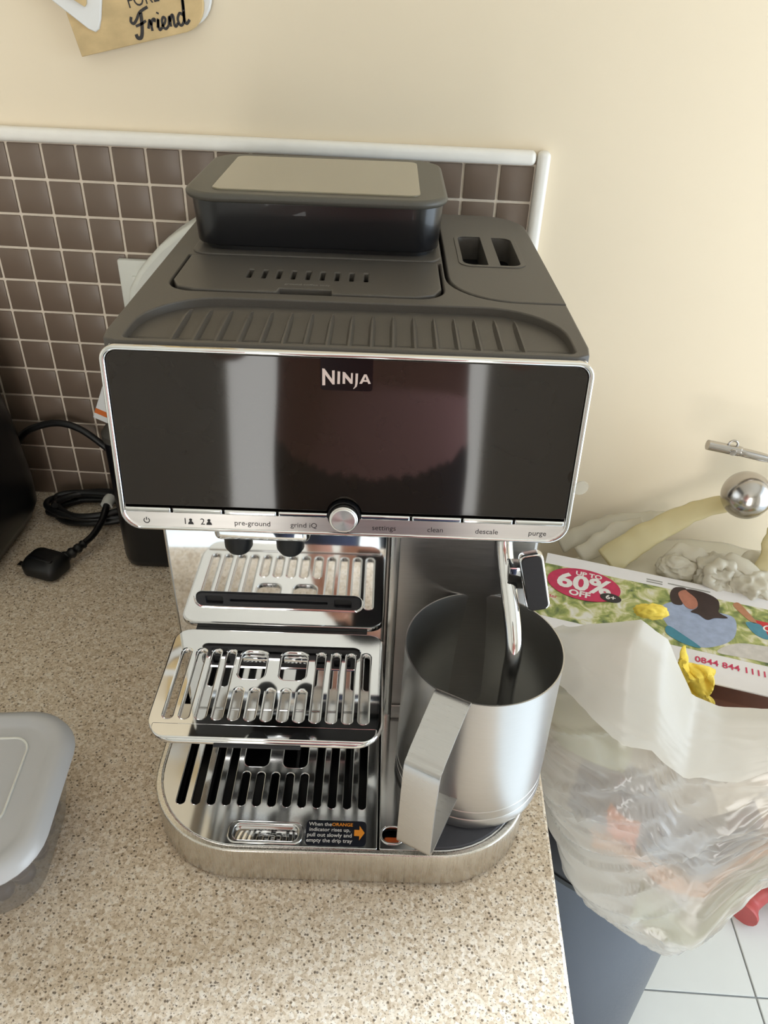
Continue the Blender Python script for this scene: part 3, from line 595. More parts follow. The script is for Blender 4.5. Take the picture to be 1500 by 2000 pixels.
# hand-drawn script word: strokes of ink
SCR = [([(.05, 1.55), (-.1, 1.2), (.1, 1.0), (.45, 1.25), (.95, 1.75), (1.75, 2.0)], .17), ([(1.0, 1.7), (.85, 1.0), (.6, .2), (.35, -.2), (.05, -.15), (0, .15)], .22), ([(.2, .75), (.8, .85), (1.25, 1.0)], .15),
       ([(1.25, .35), (1.55, .95), (1.6, .75), (1.55, .1)], .16), ([(1.58, .55), (1.85, .95), (2.05, .95), (1.95, .75)], .16),
       ([(2.1, .25), (2.35, .9), (2.2, .3), (2.25, .05), (2.5, .2)], .16), ([(2.42, 1.3), (2.5, 1.42)], .17),
       ([(2.5, .25), (2.85, .5), (3.0, .8), (2.85, .95), (2.65, .7), (2.62, .25), (2.8, .02), (3.15, .25)], .15),
       ([(3.15, .25), (3.4, .9), (3.3, .1)], .16), ([(3.34, .5), (3.65, .95), (3.75, .8), (3.65, .2), (3.75, .02), (4.0, .25)], .16),
       ([(4.65, .75), (4.4, .95), (4.1, .6), (4.1, .15), (4.3, .02), (4.6, .35), (4.85, 1.2), (5.0, 2.0)], .16), ([(4.95, 1.9), (4.75, 1.0), (4.65, .25), (4.8, .05), (5.1, .3)], .17)]
link('script_lettering', join_meshes('script_lettering', [ribbon_mesh('s', smooth_path([(x * .87, y * .82, 0) for x, y in P], 6), wd_ * 1.2) for P, wd_ in SCR]), INK, sg, (4.85, -.98, .5), RX)
box('hanging_nail', (5.1, -.05, 12.2), (5.5, .4, 12.6), STEELB, sg)

# ================================================================ right side: bin, bags, flyer
bn = empty('pedal_bin', (60.3, -16.3, FZ)); tag(bn, 'grey cylindrical pedal bin with black lid beside the end of the worktop', 'bin')
lathe('bin_body', [(0, 0), (10.6, 0), (10.9, .6), (11, 3), (11, 42.5), (0, 42.5)], BIN, bn, n=80)
lathe('bin_ring', [(10.9, 42.4), (11.2, 42.6), (11.2, 43.3), (10.9, 43.4)], DEEP, bn, n=80)
lathe('bin_lid', [(11.05, 43.3), (11.05, 46.2), (10.4, 47.3), (8, 48.2), (0, 48.6)], BINLID, bn, n=80)
box('pedal', (-2, -12.8, .6), (2, -10.6, 1.2), BINLID, bn, .2)

def lerp_tab(T, x):
    if x <= T[0][0]: return T[0][1]
    for (a, p), (b_, q_) in zip(T, T[1:]):
        if x <= b_: return p + (q_ - p) * (x - a) / (b_ - a)
    return T[-1][1]
ZTOP = [(48, 7.2), (50, 8.8), (53.5, 10.2), (55.8, 8.5), (57, 6.2), (59, 2.8), (61.5, 1.9), (66, 2.3), (72, 4), (80, 5)]
ZBOT = [(49, -20), (53, -22.6), (57, -23.2), (60, -24.3), (62.6, -26.4), (63.2, -26.6), (64.8, -20.8), (66.7, -15.5), (68.7, -11.0), (72, -7.5), (80, -6)]
LT = [(0, 48.4), (.25, 47.4), (.6, 48.4), (.85, 50.5), (1, 53.6)]
RT = [(0, 79), (.3, 81), (.8, 79), (1, 72)]
YF = [(0, -27.5), (.2, -30.5), (.45, -33), (.75, -34.5), (.9, -34), (1, -33)]
YB = [(0, -20.5), (.3, -21), (.7, -21), (1, -21.5)]
def crest(v, w_): return math.exp(-(v / w_) ** 2)
def fold(p, k=1.0):
    """creases of a pulled plastic bag: soft bulges and thin crests that run together towards the right"""
    ph = math.atan2(p.z + 2.5, abs(71 - p.x) + 2.0); r = math.hypot(p.z + 2.5, 71 - p.x)
    a = noise.noise(Vector((p.x * .07, p.y * .07, p.z * .12)) + Vector((3, 1, 7)))
    b_ = noise.noise(Vector((ph * 5.0, r * .05, 4.2))); c = noise.noise(Vector((ph * 7.0, r * .04, 9.7))); h_ = noise.noise(Vector((p.x * .06, 7.7, p.z * .34 - p.x * .05)))
    d = noise.noise(Vector((p.x * .22, p.y * .3, p.z * .35 + 5))); f_ = noise.noise(Vector((ph * 24.0, r * .06, 1.7)))
    g_ = noise.noise(Vector((p.x * .10, 3.3, p.z * .22 - p.x * .12)))
    return k * (a * 1.4 + b_ * .8 + crest(c, .06) * .50 + crest(g_, .045) * .42 + crest(h_, .045) * .36 - .4)
def bag_pt(th, t, off=0, fk=1.0):
    L_, R_ = lerp_tab(LT, t), lerp_tab(RT, t); yf, yb = lerp_tab(YF, t), lerp_tab(YB, t)
    cx = (L_ + R_) / 2; cy = -25.0 + .5 * t
    c, s = math.cos(th), math.sin(th); q_ = .82
    x = cx + (R_ - L_) / 2 * math.copysign(abs(c) ** q_, c)
    y = cy + ((yb - cy) if s > 0 else (cy - yf)) * math.copysign(abs(s) ** q_, s)
    zt, zb = lerp_tab(ZTOP, x), lerp_tab(ZBOT, x)
    bk = max(0, s); zt = zt * (1 - bk) + min(zt, -5) * bk; zb = zb * (1 - bk) + (-21.2) * bk
    p = Vector((x, y, zt + (zb - zt) * t))
    nrm = Vector((c, s, 0)).normalized()
    return p + nrm * (fold(p) * fk * min(1, .35 + t * 1.5) * (1 - .6 * max(0, t - .8) / .2) + off)
bg_ = empty('rubbish_bag', (60, -22, FZ + 46)); tag(bg_, 'cloudy white plastic carrier bag of rubbish bulging beside the worktop end', 'bag')
def bag_sheet(name, n, mrows, fn, mt, parent, closed=True, cap=False):
    bm = bmesh.new(); V = []
    for j in range(mrows + 1):
        V.append([bm.verts.new((fn(i / n, j / mrows) - Vector((60, -22, FZ + 46))) * S) for i in range(n + (0 if closed else 1))])
    k = n
    for A, B in zip(V, V[1:]):
        for i in range(k):
            a = (i + 1) % n if closed else i + 1
            bm.faces.new((A[i], A[a], B[a], B[i]))
    if cap: bm.faces.new(V[-1])
    return link(name, bm_mesh(name, bm), mt, parent, smooth=180)
bag_sheet('bag_body', 200, 110, lambda i, j: bag_pt(2 * math.pi * i, j), BAGF, bg_, True, True)
# turned-down rim over the front: outer opaque layer
FL = [(47, 2.5), (50, 4.2), (52, 5.8), (54, 7.2), (57, 6), (60, 4.4), (66, 4), (80, 4)]   # length hanging down
def rim_pt(i, j):
    th = math.pi * (1.02 + .96 * i); p = bag_pt(th, 0); L_ = lerp_tab(FL, p.x)
    q_ = bag_pt(th, min(.6, j * L_ / 26), .75 + .25 * math.sin(j * 3.0), .3)
    w_ = noise.noise(Vector((i * 6, j * 1.2, 2))) * .45
    q_ += Vector((math.cos(th), math.sin(th), 0)) * w_
    if j < .12: q_ += Vector((-math.cos(th), -math.sin(th), 0)) * (.12 - j) * 6 + Vector((0, 0, .25))
    return q_
bag_sheet('turned_down_rim', 110, 40, rim_pt, FLAPF, bg_, False)
# what shows through the film
def thing_box(name, label, cat, a, b, mt, rz=0, ry=0):
    ctr = [(a[i] + b[i]) / 2 for i in range(3)]; h = [(b[i] - a[i]) / 2 for i in range(3)]
    o = box(name, [-q_ for q_ in h], h, mt, None, .3, 2, ctr, (0, ry, rz)); return tag(o, label, cat)
def bag_content(name, th0, th1, t0, t1, mt, d0=.5, d1=1.6, n=24, parent=None, slope=0):
    """a soft flat thing pressed against the inside of the bag"""
    bm = bmesh.new(); LA = []
    for d in (d0, d1):
        LA.append([[bm.verts.new(bag_pt(th0 + (th1 - th0) * i / n, t0 + (t1 - t0) * j / n + slope * i / n, -d - .5 * (d > d0)) * S) for i in range(n + 1)] for j in range(n + 1)])
    for V, fl_ in ((LA[0], 0), (LA[1], 1)):
        for j in range(n):
            for i in range(n):
                q_ = (V[j][i], V[j][i + 1], V[j + 1][i + 1], V[j + 1][i]); bm.faces.new(q_ if fl_ else q_[::-1])
    for a, b_ in ((0, 'r'), (n, 'r'), (0, 'c'), (n, 'c')):
        for k in range(n):
            if b_ == 'r': q_ = (LA[0][a][k], LA[0][a][k + 1], LA[1][a][k + 1], LA[1][a][k])
            else: q_ = (LA[0][k][a], LA[0][k + 1][a], LA[1][k + 1][a], LA[1][k][a])
            bm.faces.new(q_)
    return link(name, bm_mesh(name, bm), mt, parent, smooth=60)
PI = math.pi
pk = bag_content('food_packet', PI + .62, PI + 1.62, .40, .56, flat('packet_blue', (84, 98, 128)), slope=-.02)
tag(pk, 'blue food packet with an orange band seen through the rubbish bag', 'packet')
bag_content('packet_band', PI + .92, PI + 1.12, .47, .565, flat('packet_orange', (226, 118, 58)), .42, .7, 10, pk)
tag(bag_content('green_wrapper', PI + .30, PI + .95, .12, .39, flat('wrapper_green', (146, 156, 98))), 'pale green wrapper seen through the upper left of the rubbish bag', 'wrapper')
tag(bag_content('peach_wrapper', PI + .80, PI + 1.85, .59, .66, flat('wrapper_peach', (214, 160, 118)), slope=-.03), 'peach coloured wrapper just below the blue packet in the rubbish bag', 'wrapper')
tag(bag_content('grey_carton', PI + 1.15, PI + 1.75, .74, .86, flat('carton_grey', (150, 160, 120))), 'grey green carton near the bottom corner of the rubbish bag', 'carton')

# second, cream bag behind with its knotted handles
cbag = empty('cream_bag', (64, -12, FZ + 46)); tag(cbag, 'cream plastic bag with gathered handles against the wall behind the flyer', 'bag')
def cream_pt(i, j):
    th = 2 * math.pi * i; r = [(0, .0), (.1, .45), (.35, .95), (.6, 1.0), (.85, .95), (1, .7)]
    q_ = lerp_tab(r, j); x = 66.0 + 16.5 * q_ * math.cos(th); y = -10.9 + 9.4 * q_ * math.sin(th)
    zt = lerp_tab([(0, .4), (.1, .4), (.35, -.8), (.6, -8), (.85, -17), (1, -21)], j)
    if y > -6: zt += (y + 6) * .42 * max(0, 1 - j * 1.2)
    p = Vector((x, y, zt)); return p + Vector((math.cos(th), math.sin(th), .6)) * noise.noise(Vector((x * .3, y * .35, zt * .4))) * .5 * (1 if j > .3 else .2)
def bag_sheet2(name, n, mrows, fn, mt, parent):
    bm = bmesh.new(); O_ = Vector((64, -12, FZ + 46)); V = [[bm.verts.new((fn(i / n, j / mrows) - O_) * S) for i in range(n)] for j in range(1, mrows + 1)]
    t = bm.verts.new((fn(0, 0) - O_) * S)
    for i in range(n): bm.faces.new((t, V[0][i], V[0][(i + 1) % n]))
    for A, B in zip(V, V[1:]):
        for i in range(n): bm.faces.new((A[i], A[(i + 1) % n], B[(i + 1) % n], B[i]))
    bm.faces.new(V[-1][::-1]); return link(name, bm_mesh(name, bm), mt, parent, smooth=180)
bag_sheet2('bag_body', 90, 46, cream_pt, CREAMF, cbag)
def strap(name, P, W, parent, mt, org, wob=.25, n=10, seed=0):
    """gathered band of film along a path, width W, crumpled"""
    P = smooth_path(P, n); bm = bmesh.new(); rows = []; N = 14
    for i, p in enumerate(P):
        t = (P[min(i + 1, len(P) - 1)] - P[max(i - 1, 0)]).normalized(); sd = t.cross(Vector((0, -.6, .8))).normalized(); up = sd.cross(t)
        w_ = lerp_tab(W, i / (len(P) - 1)); row = []
        for k in range(N):
            a = 2 * math.pi * k / N
            q_ = p + sd * math.cos(a) * w_ + up * math.sin(a) * w_ * .32
            q_ += up * noise.noise(q_ * .55 + Vector((seed, 0, 0))) * wob + sd * noise.noise(q_ * .9 + Vector((0, seed, 0))) * wob
            row.append(bm.verts.new((q_ - Vector(org)) * S))
        rows.append(row)
    for A, B in zip(rows, rows[1:]):
        for k in range(N): bm.faces.new((A[k], A[(k + 1) % N], B[(k + 1) % N], B[k]))
    bm.faces.new(rows[0][::-1]); bm.faces.new(rows[-1])
    return link(name, bm_mesh(name, bm), mt, parent, smooth=180)
O2 = (64, -12, FZ + 46)
strap('bag_handle', [(56.5, -7.5, .6), (59.5, -6.2, 2.6), (62.5, -5.2, 4.2), (65.5, -4.6, 5.8), (69, -4.4, 6.8), (73, -4.6, 7)], [(0, 1.5), (.3, 1.3), (.7, .9), (1, .7)], cbag, film('yellowish_film', (230, 218, 172), .05, .4, .4, 18), O2, .18, 12, 3)
strap('bag_handle', [(52.5, -3.4, -.6), (56, -2.6, .9), (60, -2.2, 2.0), (64, -2.2, 2.8)], [(0, .8), (.5, 1.3), (1, .7)], cbag, CREAMF, O2, .3, 10, 5)
strap('bag_handle', [(54, -6, .1), (57.5, -4.6, 1.8), (60.5, -3.8, 3.0)], [(0, .9), (.5, 1.2), (1, .8)], cbag, CREAMF, O2, .3, 10, 11)
strap('bag_handle', [(70.5, -12.0, .6), (71.3, -9.5, 4.5), (72.2, -7.0, 8.0)], [(0, 1.6), (.5, 1.2), (1, 1.0)], cbag, film('yellowish_film', (230, 218, 172), .05, .4, .4, 18), O2, .4, 10, 2)
def crumple(name, c, r, sc3, mt, parent, org, seed, amp=.35, sub=5):
    bm = bmesh.new(); bmesh.ops.create_icosphere(bm, subdivisions=sub, radius=1)
    for v in bm.verts:
        d = v.co.copy(); n1 = noise.noise(d * 1.7 + Vector((seed, 0, 0))); n2 = noise.noise(d * 3.6 + Vector((0, seed, 0))); n3 = noise.noise(d * 7 + Vector((0, 0, seed)))
        k = r * (1 + amp * ((1 - 3 * abs(n1)) * .8 + (1 - 3 * abs(n2)) * .45 + n3 * .25))
        v.co = (Vector((d.x * sc3[0], d.y * sc3[1], d.z * sc3[2])) * k + Vector(c) - Vector(org)) * S
    return link(name, bm_mesh(name, bm), mt, parent, smooth=180)
crumple('gathered_knot', (66.8, -9.5, 1.6), 1.9, (1.3, 1, .9), CREAMF, cbag, O2, 3, .17)
crumple('gathered_knot', (69.6, -10.6, 1.4), 2.0, (1.2, 1.1, .8), CREAMF, cbag, O2, 8, .17)
crumple('gathered_knot', (63.2, -8.6, 1.2), 1.6, (1.2, .9, .8), CREAMF, cbag, O2, 14, .17)
link('rolled_edge', tube_mesh('rolled_edge', [(x + 66.6 - 64, -10.9 + 12 + y * .5, 2.2 + y * .9 - FZ - 46) for x, y in ellipse(0, 0, 1.35, 1.2, 28)], [.55 + .16 * math.sin(k * 1.7) for k in range(28)], 10, True), CREAMF, cbag, smooth=60)

for P_, W_, sd_ in (([(65.2, -11.4, 1.2), (66.6, -10.2, 3.0), (68.2, -10.4, 3.4), (69.8, -11.8, 2.2), (71.4, -13.0, .8)], .75, 4), ([(67.0, -11.6, 1.4), (68.6, -11.4, 2.6), (70.6, -12.6, 1.4), (72.4, -13.6, .4)], .6, 7), ([(62.0, -8.2, 1.4), (63.4, -7.6, 2.6), (65.0, -8.6, 2.6), (66.0, -10.0, 1.4)], .7, 9), ([(68.4, -9.0, 1.6), (70.0, -8.6, 3.0), (71.8, -10.2, 2.4), (73.2, -12.0, .6)], .7, 15)):
    strap('gathered_fold', P_, [(0, W_ * .7), (.4, W_ * 1.2), (1, W_ * .6)], cbag, CREAMF, O2, .35, 9, sd_)
# flyer lying on the bags
FA = math.radians(-14.4)
fy = empty('flyer', (50.4, -7.5, 1.3), FA); fy.rotation_euler = (math.radians(0), math.radians(0), FA)
tag(fy, 'printed sale flyer with a pink oval badge lying on the rubbish bags', 'flyer')
def fmesh(fn, mt, name, z): return link(name, fn, mt, fy, (0, 0, z))
plate('flyer_sheet', rrect(0, -13.2, 27, 0, .05, 1), PAPER, fy, z0=-.12, z1=0)
plate('garden_photo', rrect(.0, -9.6, 27, -1.75, .02, 1), GARDEN, fy, z0=0, z1=.02)
def blob(P, n=6):
    Q = P + P[:1]; out = []
    L_ = len(P)
    for i in range(L_):
        a, b_, c, d = [Vector(P[(i + k) % L_]) for k in (-1, 0, 1, 2)]
        for k in range(n):
            t = k / n; out.append(tuple(.5 * ((2 * b_) + (c - a) * t + (2 * a - 5 * b_ + 4 * c - d) * t * t + (3 * b_ - a - 3 * c + d) * t ** 3)))
    return out
def w2f(x, y):
    dx, dy = x - 50.4, y + 7.5; return (dx * math.cos(-FA) - dy * math.sin(-FA), dx * math.sin(-FA) + dy * math.cos(-FA))
def printed(name, P, mt, z, label=None, smooth_=True):
    o = plate(name, blob(P) if smooth_ else P, mt, fy, z0=z, z1=z + .012)
    if label: o['label'] = label
    return o
# woman in a pale blue shirt, printed flat
printed('printed_figure', [w2f(*p) for p in ((59.8, -15.2), (61.3, -14.0), (62.8, -14.2), (64.5, -15.0), (66.4, -15.8), (65.6, -18.4), (63.6, -19.7), (61.8, -19.8), (60.2, -18.0))], flat('print_shirt_blue', (152, 164, 190)), .02, 'pale blue printed blouse')
printed('printed_figure', [w2f(*p) for p in ((60.0, -17.4), (61.0, -18.4), (62.2, -20.0), (60.8, -19.6), (59.6, -18.4))], flat('print_teal', (62, 128, 148)), .035, 'teal printed shape')
HAIRP = flat('print_hair', (52, 36, 35))
printed('printed_figure', [w2f(*p) for p in ((61.3, -12.9), (62.0, -11.9), (63.0, -11.9), (63.0, -12.8), (62.4, -13.6), (62.0, -14.4), (61.2, -14.2))], HAIRP, .035, 'dark printed hair')
printed('printed_figure', [w2f(*p) for p in ((63.0, -12.1), (64.6, -12.4), (65.6, -13.3), (65.5, -14.4), (65.2, -15.2), (65.8, -15.9), (64.6, -16.0), (63.8, -16.3), (63.2, -15.6), (62.6, -15.3), (63.4, -14.6), (63.6, -13.4))], HAIRP, .06, 'dark printed hair')
printed('printed_figure', [w2f(*p) for p in ((62.1, -12.8), (63.0, -12.2), (63.9, -12.8), (63.7, -14.0), (63.0, -14.9), (62.3, -14.6))], flat('print_skin', (172, 112, 92)), .05, 'printed face')
printed('printed_figure', [w2f(*p) for p in ((66.9, -13.9), (67.5, -13.6), (67.9, -14.6), (68.3, -16.2), (67.8, -16.2), (67.1, -14.8))], flat('print_arm', (178, 124, 92)), .035, 'printed raised arm')
printed('printed_figure', [w2f(*p) for p in ((67.3, -16.3), (68.6, -16.6), (68.6, -18.4), (67.6, -17.8))], flat('print_teal', (70, 132, 152)), .035, 'teal printed sleeve')
printed('printed_path', [w2f(*p) for p in ((65.5, -19.2), (68, -19.3), (72, -20.0), (72, -22.2), (66, -21.0), (63.5, -20.4))], flat('print_grey', (196, 190, 184)), .022, 'pale grey printed path')
ov = plate('sale_badge', [(3.95 + 3.45 * math.cos(a) , -3.95 + 2.35 * math.sin(a) - .0 * math.cos(a)) for a in [6.28319 * k / 44 for k in range(44)]], flat('badge_pink', (190, 42, 84)), fy, z0=.06, z1=.075)
ov['label'] = 'pink oval sale badge'
for t, wd_, x, y, sy in (('UP TO', 2.5, 4.3, -2.4, 1.0), ('60%', 5.1, 3.95, -3.95, 1.05), ('OFF', 2.0, 3.7, -5.5, 1.0)):
    me, _ = text_mesh('badge_text', t, wd_, bold=.035)
    link('badge_text', me, WHITEINK, ov, (x, y, .08))
b2 = plate('small_badge', ellipse(6.55, -5.1, .98, .62, 30), flat('badge_black', (34, 32, 36)), fy, z0=.085, z1=.1); b2['label'] = 'small black oval badge'
me, _ = text_mesh('badge_text', '6+', .9, bold=.02); link('badge_text', me, WHITEINK, b2, (6.55, -5.1, .105))
PINKINK = flat('phone_pink', (196, 48, 88))
me, _ = text_mesh('phone_number', '0844 844 1111', 5.7, bold=.02); link('phone_number', me, PINKINK, fy, (16.95, -10.75, .03))['label'] = 'pink printed phone number'
me, _ = text_mesh('phone_number', 'order', 1.5, bold=.01); link('printed_word', me, PINKINK, fy, (1.0, -6.6, .03))
rb_ = plate('logo_box', rrect(19.2, -5.5, 24, -3.7, .05, 2), flat('logo_red', (190, 36, 42)), fy, z0=.03, z1=.045); rb_['label'] = 'red logo box'
me, _ = text_mesh('logo_text', 'Cotto', 3.0, shear=.25, bold=.01); link('logo_text', me, WHITEINK, rb_, (21.4, -4.6, .05))
for k in range(3): box('small_print', (9.7 + (2.0 if k > 1 else 0), -1.0 - .35 * (k % 2), .0), (11.2 + (4.4 if k > 1 else 0), -.82 - .35 * (k % 2), .012), GREYINK, fy)

# yellow crumpled cloth and cardboard between bag and flyer
yc = empty('yellow_cloth', (60.5, -23.4, 1.0)); tag(yc, 'crumpled bright yellow rubber cloth poking out between bag and flyer', 'cloth')
OY = (60.5, -23.4, 1.0)
YC = [[(58.4, -24.0, 4.0), (59.2, -23.8, 3.4), (60.6, -23.8, 3.2), (61.9, -23.9, 2.8)], [(58.6, -24.4, 3.0), (59.6, -24.3, 2.4), (60.9, -24.4, 2.0), (62.0, -24.3, 1.6)], [(59.2, -24.6, 1.6), (60.2, -24.5, 1.0), (61.2, -24.8, .6), (62.1, -24.6, .3)], [(60.2, -24.6, .2), (61.0, -24.6, -.4), (62.0, -24.9, -.8), (63.2, -24.8, -1.0)]]
def ysheet(i, j):
    u, v = i * 3, j * 3; a, b_ = min(int(u), 2), min(int(v), 2); u -= a; v -= b_
    p = (Vector(YC[b_][a]) * (1 - u) + Vector(YC[b_][a + 1]) * u) * (1 - v) + (Vector(YC[b_ + 1][a]) * (1 - u) + Vector(YC[b_ + 1][a + 1]) * u) * v
    n1 = noise.noise(Vector((i * 2.6 + j * .8, j * 1.5, 3.3))); n2 = noise.noise(Vector((i * 5 - j * 2, j * 4.1, 8.1)))
    return p + Vector((.1, -.75, .5)) * ((1 - 3.2 * abs(n1)) * .85 + (1 - 3 * abs(n2)) * .32) + Vector((n2 * .5, 0, n1 * .4))
bm = bmesh.new(); N_ = 34
VV = [[bm.verts.new((ysheet(i / N_, j / N_) - Vector(OY)) * S) for i in range(N_ + 1)] for j in range(N_ + 1)]
for j in range(N_):
    for i in range(N_): bm.faces.new((VV[j][i], VV[j][i + 1], VV[j + 1][i + 1], VV[j + 1][i]))
ys = link('cloth_sheet', bm_mesh('cloth_sheet', bm), YELLOW, yc, smooth=50); sm = ys.modifiers.new('thickness', 'SOLIDIFY'); sm.thickness = .09 * S
strap('cloth_fold', [(58.6, -24.1, 5.3), (58.8, -24.2, 4.3), (59.1, -24.4, 3.2), (59.9, -24.7, 2.2)], [(0, .12), (.4, .42), (1, .5)], yc, YELLOW, OY, .2, 8, 4)
y2 = crumple('yellow_scrap', (56.9, -20.3, 5.4), 1.0, (1.3, .6, .6), YELLOW, None, (0, 0, 0), 5, .2, 4); tag(y2, 'small yellow scrap peeking over the white bag rim', 'scrap')
cdb = thing_box('cardboard_piece', 'dark brown cardboard piece under the lower edge of the flyer', 'cardboard', (59.5, -22.6, -5.6), (69, -17, -2.2), CARD, -.2, .05)

# coral red handle on the floor
rh = tube('dustpan_handle', smooth_path([(91.4, -4.6, FZ + 2.0), (93.4, -2.4, FZ + 2.2), (95.4, -1.5, FZ + 4.0), (97.6, -1.3, FZ + 6.2), (100.5, -1.8, FZ + 5.6), (104, -4.2, FZ + 2.2)], 8),
          [2.1, 2.15, 2.1, 1.9, 1.7, 1.6, 1.5, 1.5] + [1.5] * 8 + [1.5 + .08 * k for k in range(10)] + [2.2] * 15, REDH, None, 16)
tag(rh, 'coral red plastic dustpan handle lying on the floor at the right', 'dustpan')

# steel rail with ball end on the wall at the right
rl = empty('wall_rail', (72, -.0, 10)); tag(rl, 'steel rail with a round ball end mounted on the cream wall', 'rail')
OR = Vector((72, 0, 10))
def rt(P): return [Vector(p) - OR for p in P]
bl = lathe('ball_end', [(0, -2.3)] + [(2.3 * math.sin(a), -2.3 * math.cos(a)) for a in [math.pi * k / 24 for k in range(1, 24)]] + [(0, 2.3)], STEELB, rl, Vector((68.3, -6.6, 8.9)) - OR, n=48, ang=180)
link('ball_stem', tube_mesh('ball_stem', rt([(69.8, -6.5, 8.6), (76, -6, 8.2), (80, -4, 8.4), (81, .4, 8.6)]), .55, 14), STEELB, rl, smooth=60)
link('rail_bar', tube_mesh('rail_bar', rt(smooth_path([(63.3, -6.4, 14.0), (64.5, -6.4, 13.8), (66.3, -6.4, 13.5), (67.0, -6.4, 13.35), (74, -6.2, 12.0), (79, -4, 11.6), (80.5, .4, 11.6)], 4)), [.48] * 10 + [.42] * 4 + [.3] * 11, 12), STEELB, rl, smooth=60)
link('rail_ring', tube_mesh('rail_ring', rt([(65.6 + .42 * math.cos(a), -6.4, 14.15 + .42 * math.sin(a)) for a in [6.28319 * k / 18 for k in range(18)]]), .11, 8, True), STEELB, rl, smooth=60)
lathe('rail_screw', [(0, .12), (.3, .1), (.34, 0), (0, 0)], STEELB, rl, Vector((65.6, -6.86, 13.6)) - OR, (math.radians(90), 0, 0), 16)
box('wall_bracket', (7.8, -.1, -3), (9.8, .5, 3.2), STEELB, rl, .1)

# ================================================================ the person taking the picture, reflected in the display and chrome
SKIN = mat('skin', (214, 160, 140), .5, 0, 60, .04); TOP = mat('dull_pink_top', (206, 146, 142), .8, 0, 300, .05); NAVY = mat('navy_trousers', (24, 27, 46), .8, 0, 300, .1); HAIR = mat('brown_hair', (52, 38, 30), .6, 0, 300, .15, brushed=(1, 1, .1))
PX, PY = 35.5, -96.0
pe = empty('person', (PX, PY, FZ)); tag(pe, 'person in a dull pink top and navy trousers dimly reflected in the dark display', 'person')
PO = Vector((PX, PY, FZ))
phc = Vector((35.541, -70.272, 48.459)) - fwd * .9 + down * 4.6
def grown(name, V, Ed, R, mt, parent, root=0, sub=2, xs=1):
    me = bpy.data.meshes.new(name); me.from_pydata([tuple((Vector(v) - PO) * S) for v in V], Ed, []); o = bpy.data.objects.new(name, me); C.objects.link(o)
    sk = o.modifiers.new('skin', 'SKIN'); sk.use_smooth_shade = True
    for k, d in enumerate(me.skin_vertices[0].data):
        r = R[k]; d.radius = (r[0] * S, r[1] * S) if isinstance(r, tuple) else (r * S, r * S); d.use_root = (k == root)
    sb = o.modifiers.new('sub', 'SUBSURF'); sb.levels = sub; sb.render_levels = sub
    dg = bpy.context.evaluated_depsgraph_get(); m2 = bpy.data.meshes.new_from_object(o.evaluated_get(dg)); bpy.data.objects.remove(o)
    m2.name = name; m2.materials.clear(); return link(name, m2, mt, parent, smooth=180)
V, Ed, R = [], [], []
def jt(p, r, par=None):
    V.append(p); R.append(r)
    if par is not None: Ed.append((par, len(V) - 1))
    return len(V) - 1
pelv = jt((PX, PY, 6), (13.4, 9.0)); waist = jt((PX, PY + .6, 16), (13.4, 10.4), pelv); chest = jt((PX, PY, 32), (13.2, 9.0), waist); upch = jt((PX, PY - .5, 42), (11, 6.6), chest)
nk = jt((PX, PY, 49), (4.6, 4.6), upch); hd0 = jt((PX, PY + 1.5, 54), (5.4, 6.2), nk); hd1 = jt((PX, PY + 1.2, 62), (6.2, 7.6), hd0); hd2 = jt((PX, PY + .6, 69), (5.0, 6.0), hd1)
for sg_ in (-1, 1):
    hip = jt((PX + 6.2 * sg_, PY, 0), (7.4, 7.8), pelv); kn_ = jt((PX + 6.8 * sg_, PY + 1.2, -33), (4.9, 5.2), hip); cf = jt((PX + 6.9 * sg_, PY - .6, -44), (4.6, 5.0), kn_); an = jt((PX + 7 * sg_, PY - 1, -65), (3.0, 3.2), cf)
    jt((PX + 8 * sg_, PY + 9, -68.0), (3.4, 1.9), an); 
    sh_ = jt((PX + 13.5 * sg_, PY - .5, 42), (5.0, 5.0), upch); el = jt((PX + 18.5 * sg_, PY + 6, 24), (3.6, 3.6), sh_); fa = jt((PX + 15 * sg_, PY + 12, 30), (3.4, 3.4), el)
    hx = phc.x + 6.2 * sg_; wr = jt((hx + 2.2 * sg_, phc.y - 6.5, phc.z - 7), (2.3, 2.0), fa); pa = jt((hx + 1.0 * sg_, phc.y - 2.2, phc.z - 3.5), (2.6, 1.6), wr)
    for f_ in range(4):
        z_ = phc.z - 4.2 + f_ * 1.75; k1 = jt((hx + .6 * sg_, phc.y + .4, z_ + .3), .85, pa); k2 = jt((hx - .6 * sg_, phc.y + 2.0, z_ + .5), .75, k1); jt((hx - (2.2 + .3 * (f_ % 2)) * sg_, phc.y + 2.2, z_ + .7), .65, k2)
    t1 = jt((hx + .2 * sg_, phc.y - 2.4, phc.z - 1.2), 1.0, pa); jt((hx - 1.8 * sg_, phc.y - 2.0, phc.z + .6), .8, t1)
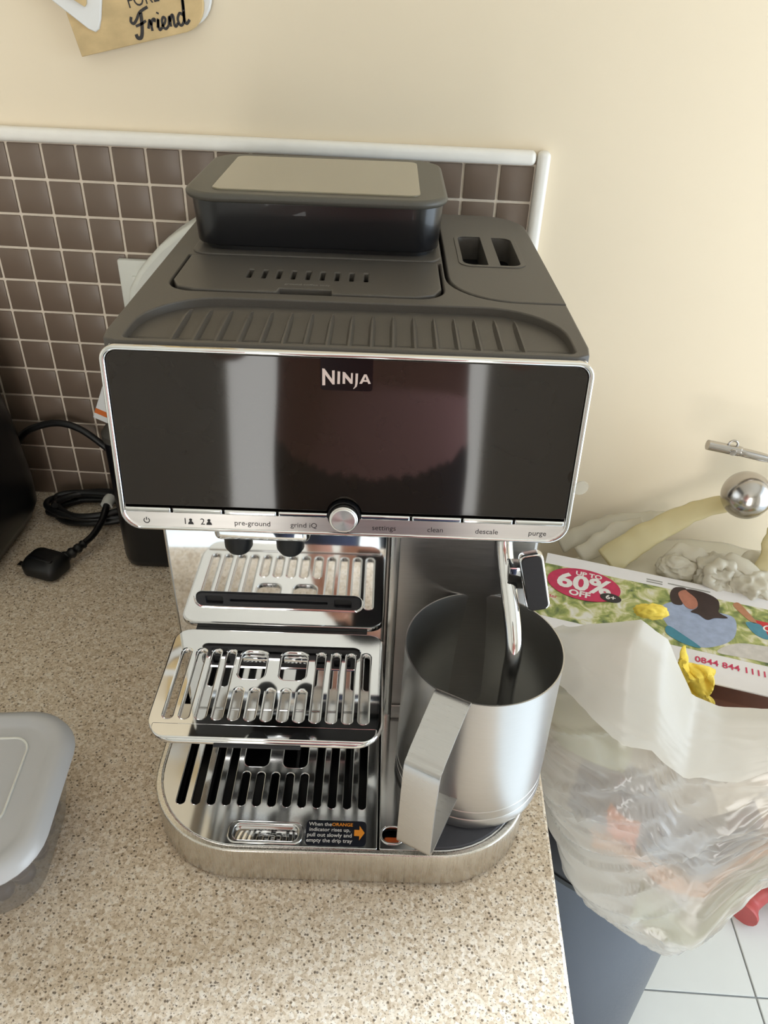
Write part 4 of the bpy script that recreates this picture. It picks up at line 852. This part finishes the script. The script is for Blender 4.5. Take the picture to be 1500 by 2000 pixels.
body = grown('body', V, Ed, R, SKIN, pe, sub=4)
body.data.materials.append(TOP); body.data.materials.append(NAVY)
for p in body.data.polygons:
    c_ = p.center / S + PO
    if c_.z < 9 + 3.5 * ((c_.x - PX) / 12) ** 2 and abs(c_.x - PX) < 16.5 and c_.z > -66: p.material_index = 2
    elif c_.z <= -66: p.material_index = 2
    elif c_.z < 46.5 and abs(c_.x - PX) < 15.5 and c_.y < PY + 11: p.material_index = 1
hr = bmesh.new(); bmesh.ops.create_icosphere(hr, subdivisions=4, radius=1)
for v in list(hr.verts):
    if v.co.z < -.15 and v.co.y > -.1 or (v.co.y > .55 and v.co.z < .45): hr.verts.remove(v)
for v in hr.verts: v.co = Vector((v.co.x * 6.7, v.co.y * 8.1 + 1.0 - .4, v.co.z * 7.4 + 65 - FZ)) * S
link('hair', bm_mesh('hair', hr), HAIR, pe, smooth=180)
for sg_ in (-1, 1):
    lathe('eye', [(0, -.8)] + [(.8 * math.sin(math.pi * k / 10), -.8 * math.cos(math.pi * k / 10)) for k in range(1, 10)] + [(0, .8)], WHITEINK, pe, (2.3 * sg_, 8.0, 62 - FZ), n=16, ang=180)
    crumple('ear', (PX + 6.1 * sg_, PY + 1.0, 61), 1.4, (.4, .8, 1.2), SKIN, pe, PO, 3, .05, 3)
crumple('nose', (PX, PY + 9.0, 59.4), 1.1, (.8, 1.1, 1.3), SKIN, pe, PO, 5, .03, 3)
crumple('mouth', (PX, PY + 7.6, 55.6), 1.0, (1.8, .6, .5), flat('lips', (170, 96, 90)), pe, PO, 7, .03, 3)
ph = empty('phone', (0, 0, 0)); tag(ph, 'black phone held up by the person taking the picture', 'phone')
pmx = Matrix((right, -down, -fwd)).transposed().to_4x4(); pmx.translation = phc * S; ph.matrix_world = pmx
plate('phone_body', rrect(-3.0, -6.2, 3.0, 6.2, .8, 6), BLACKG, ph, z0=-.33, z1=.33, bevel=.1)
plate('phone_screen', rrect(-2.8, -6.0, 2.8, 6.0, .7, 6), GLASS, ph, z0=.33, z1=.36)
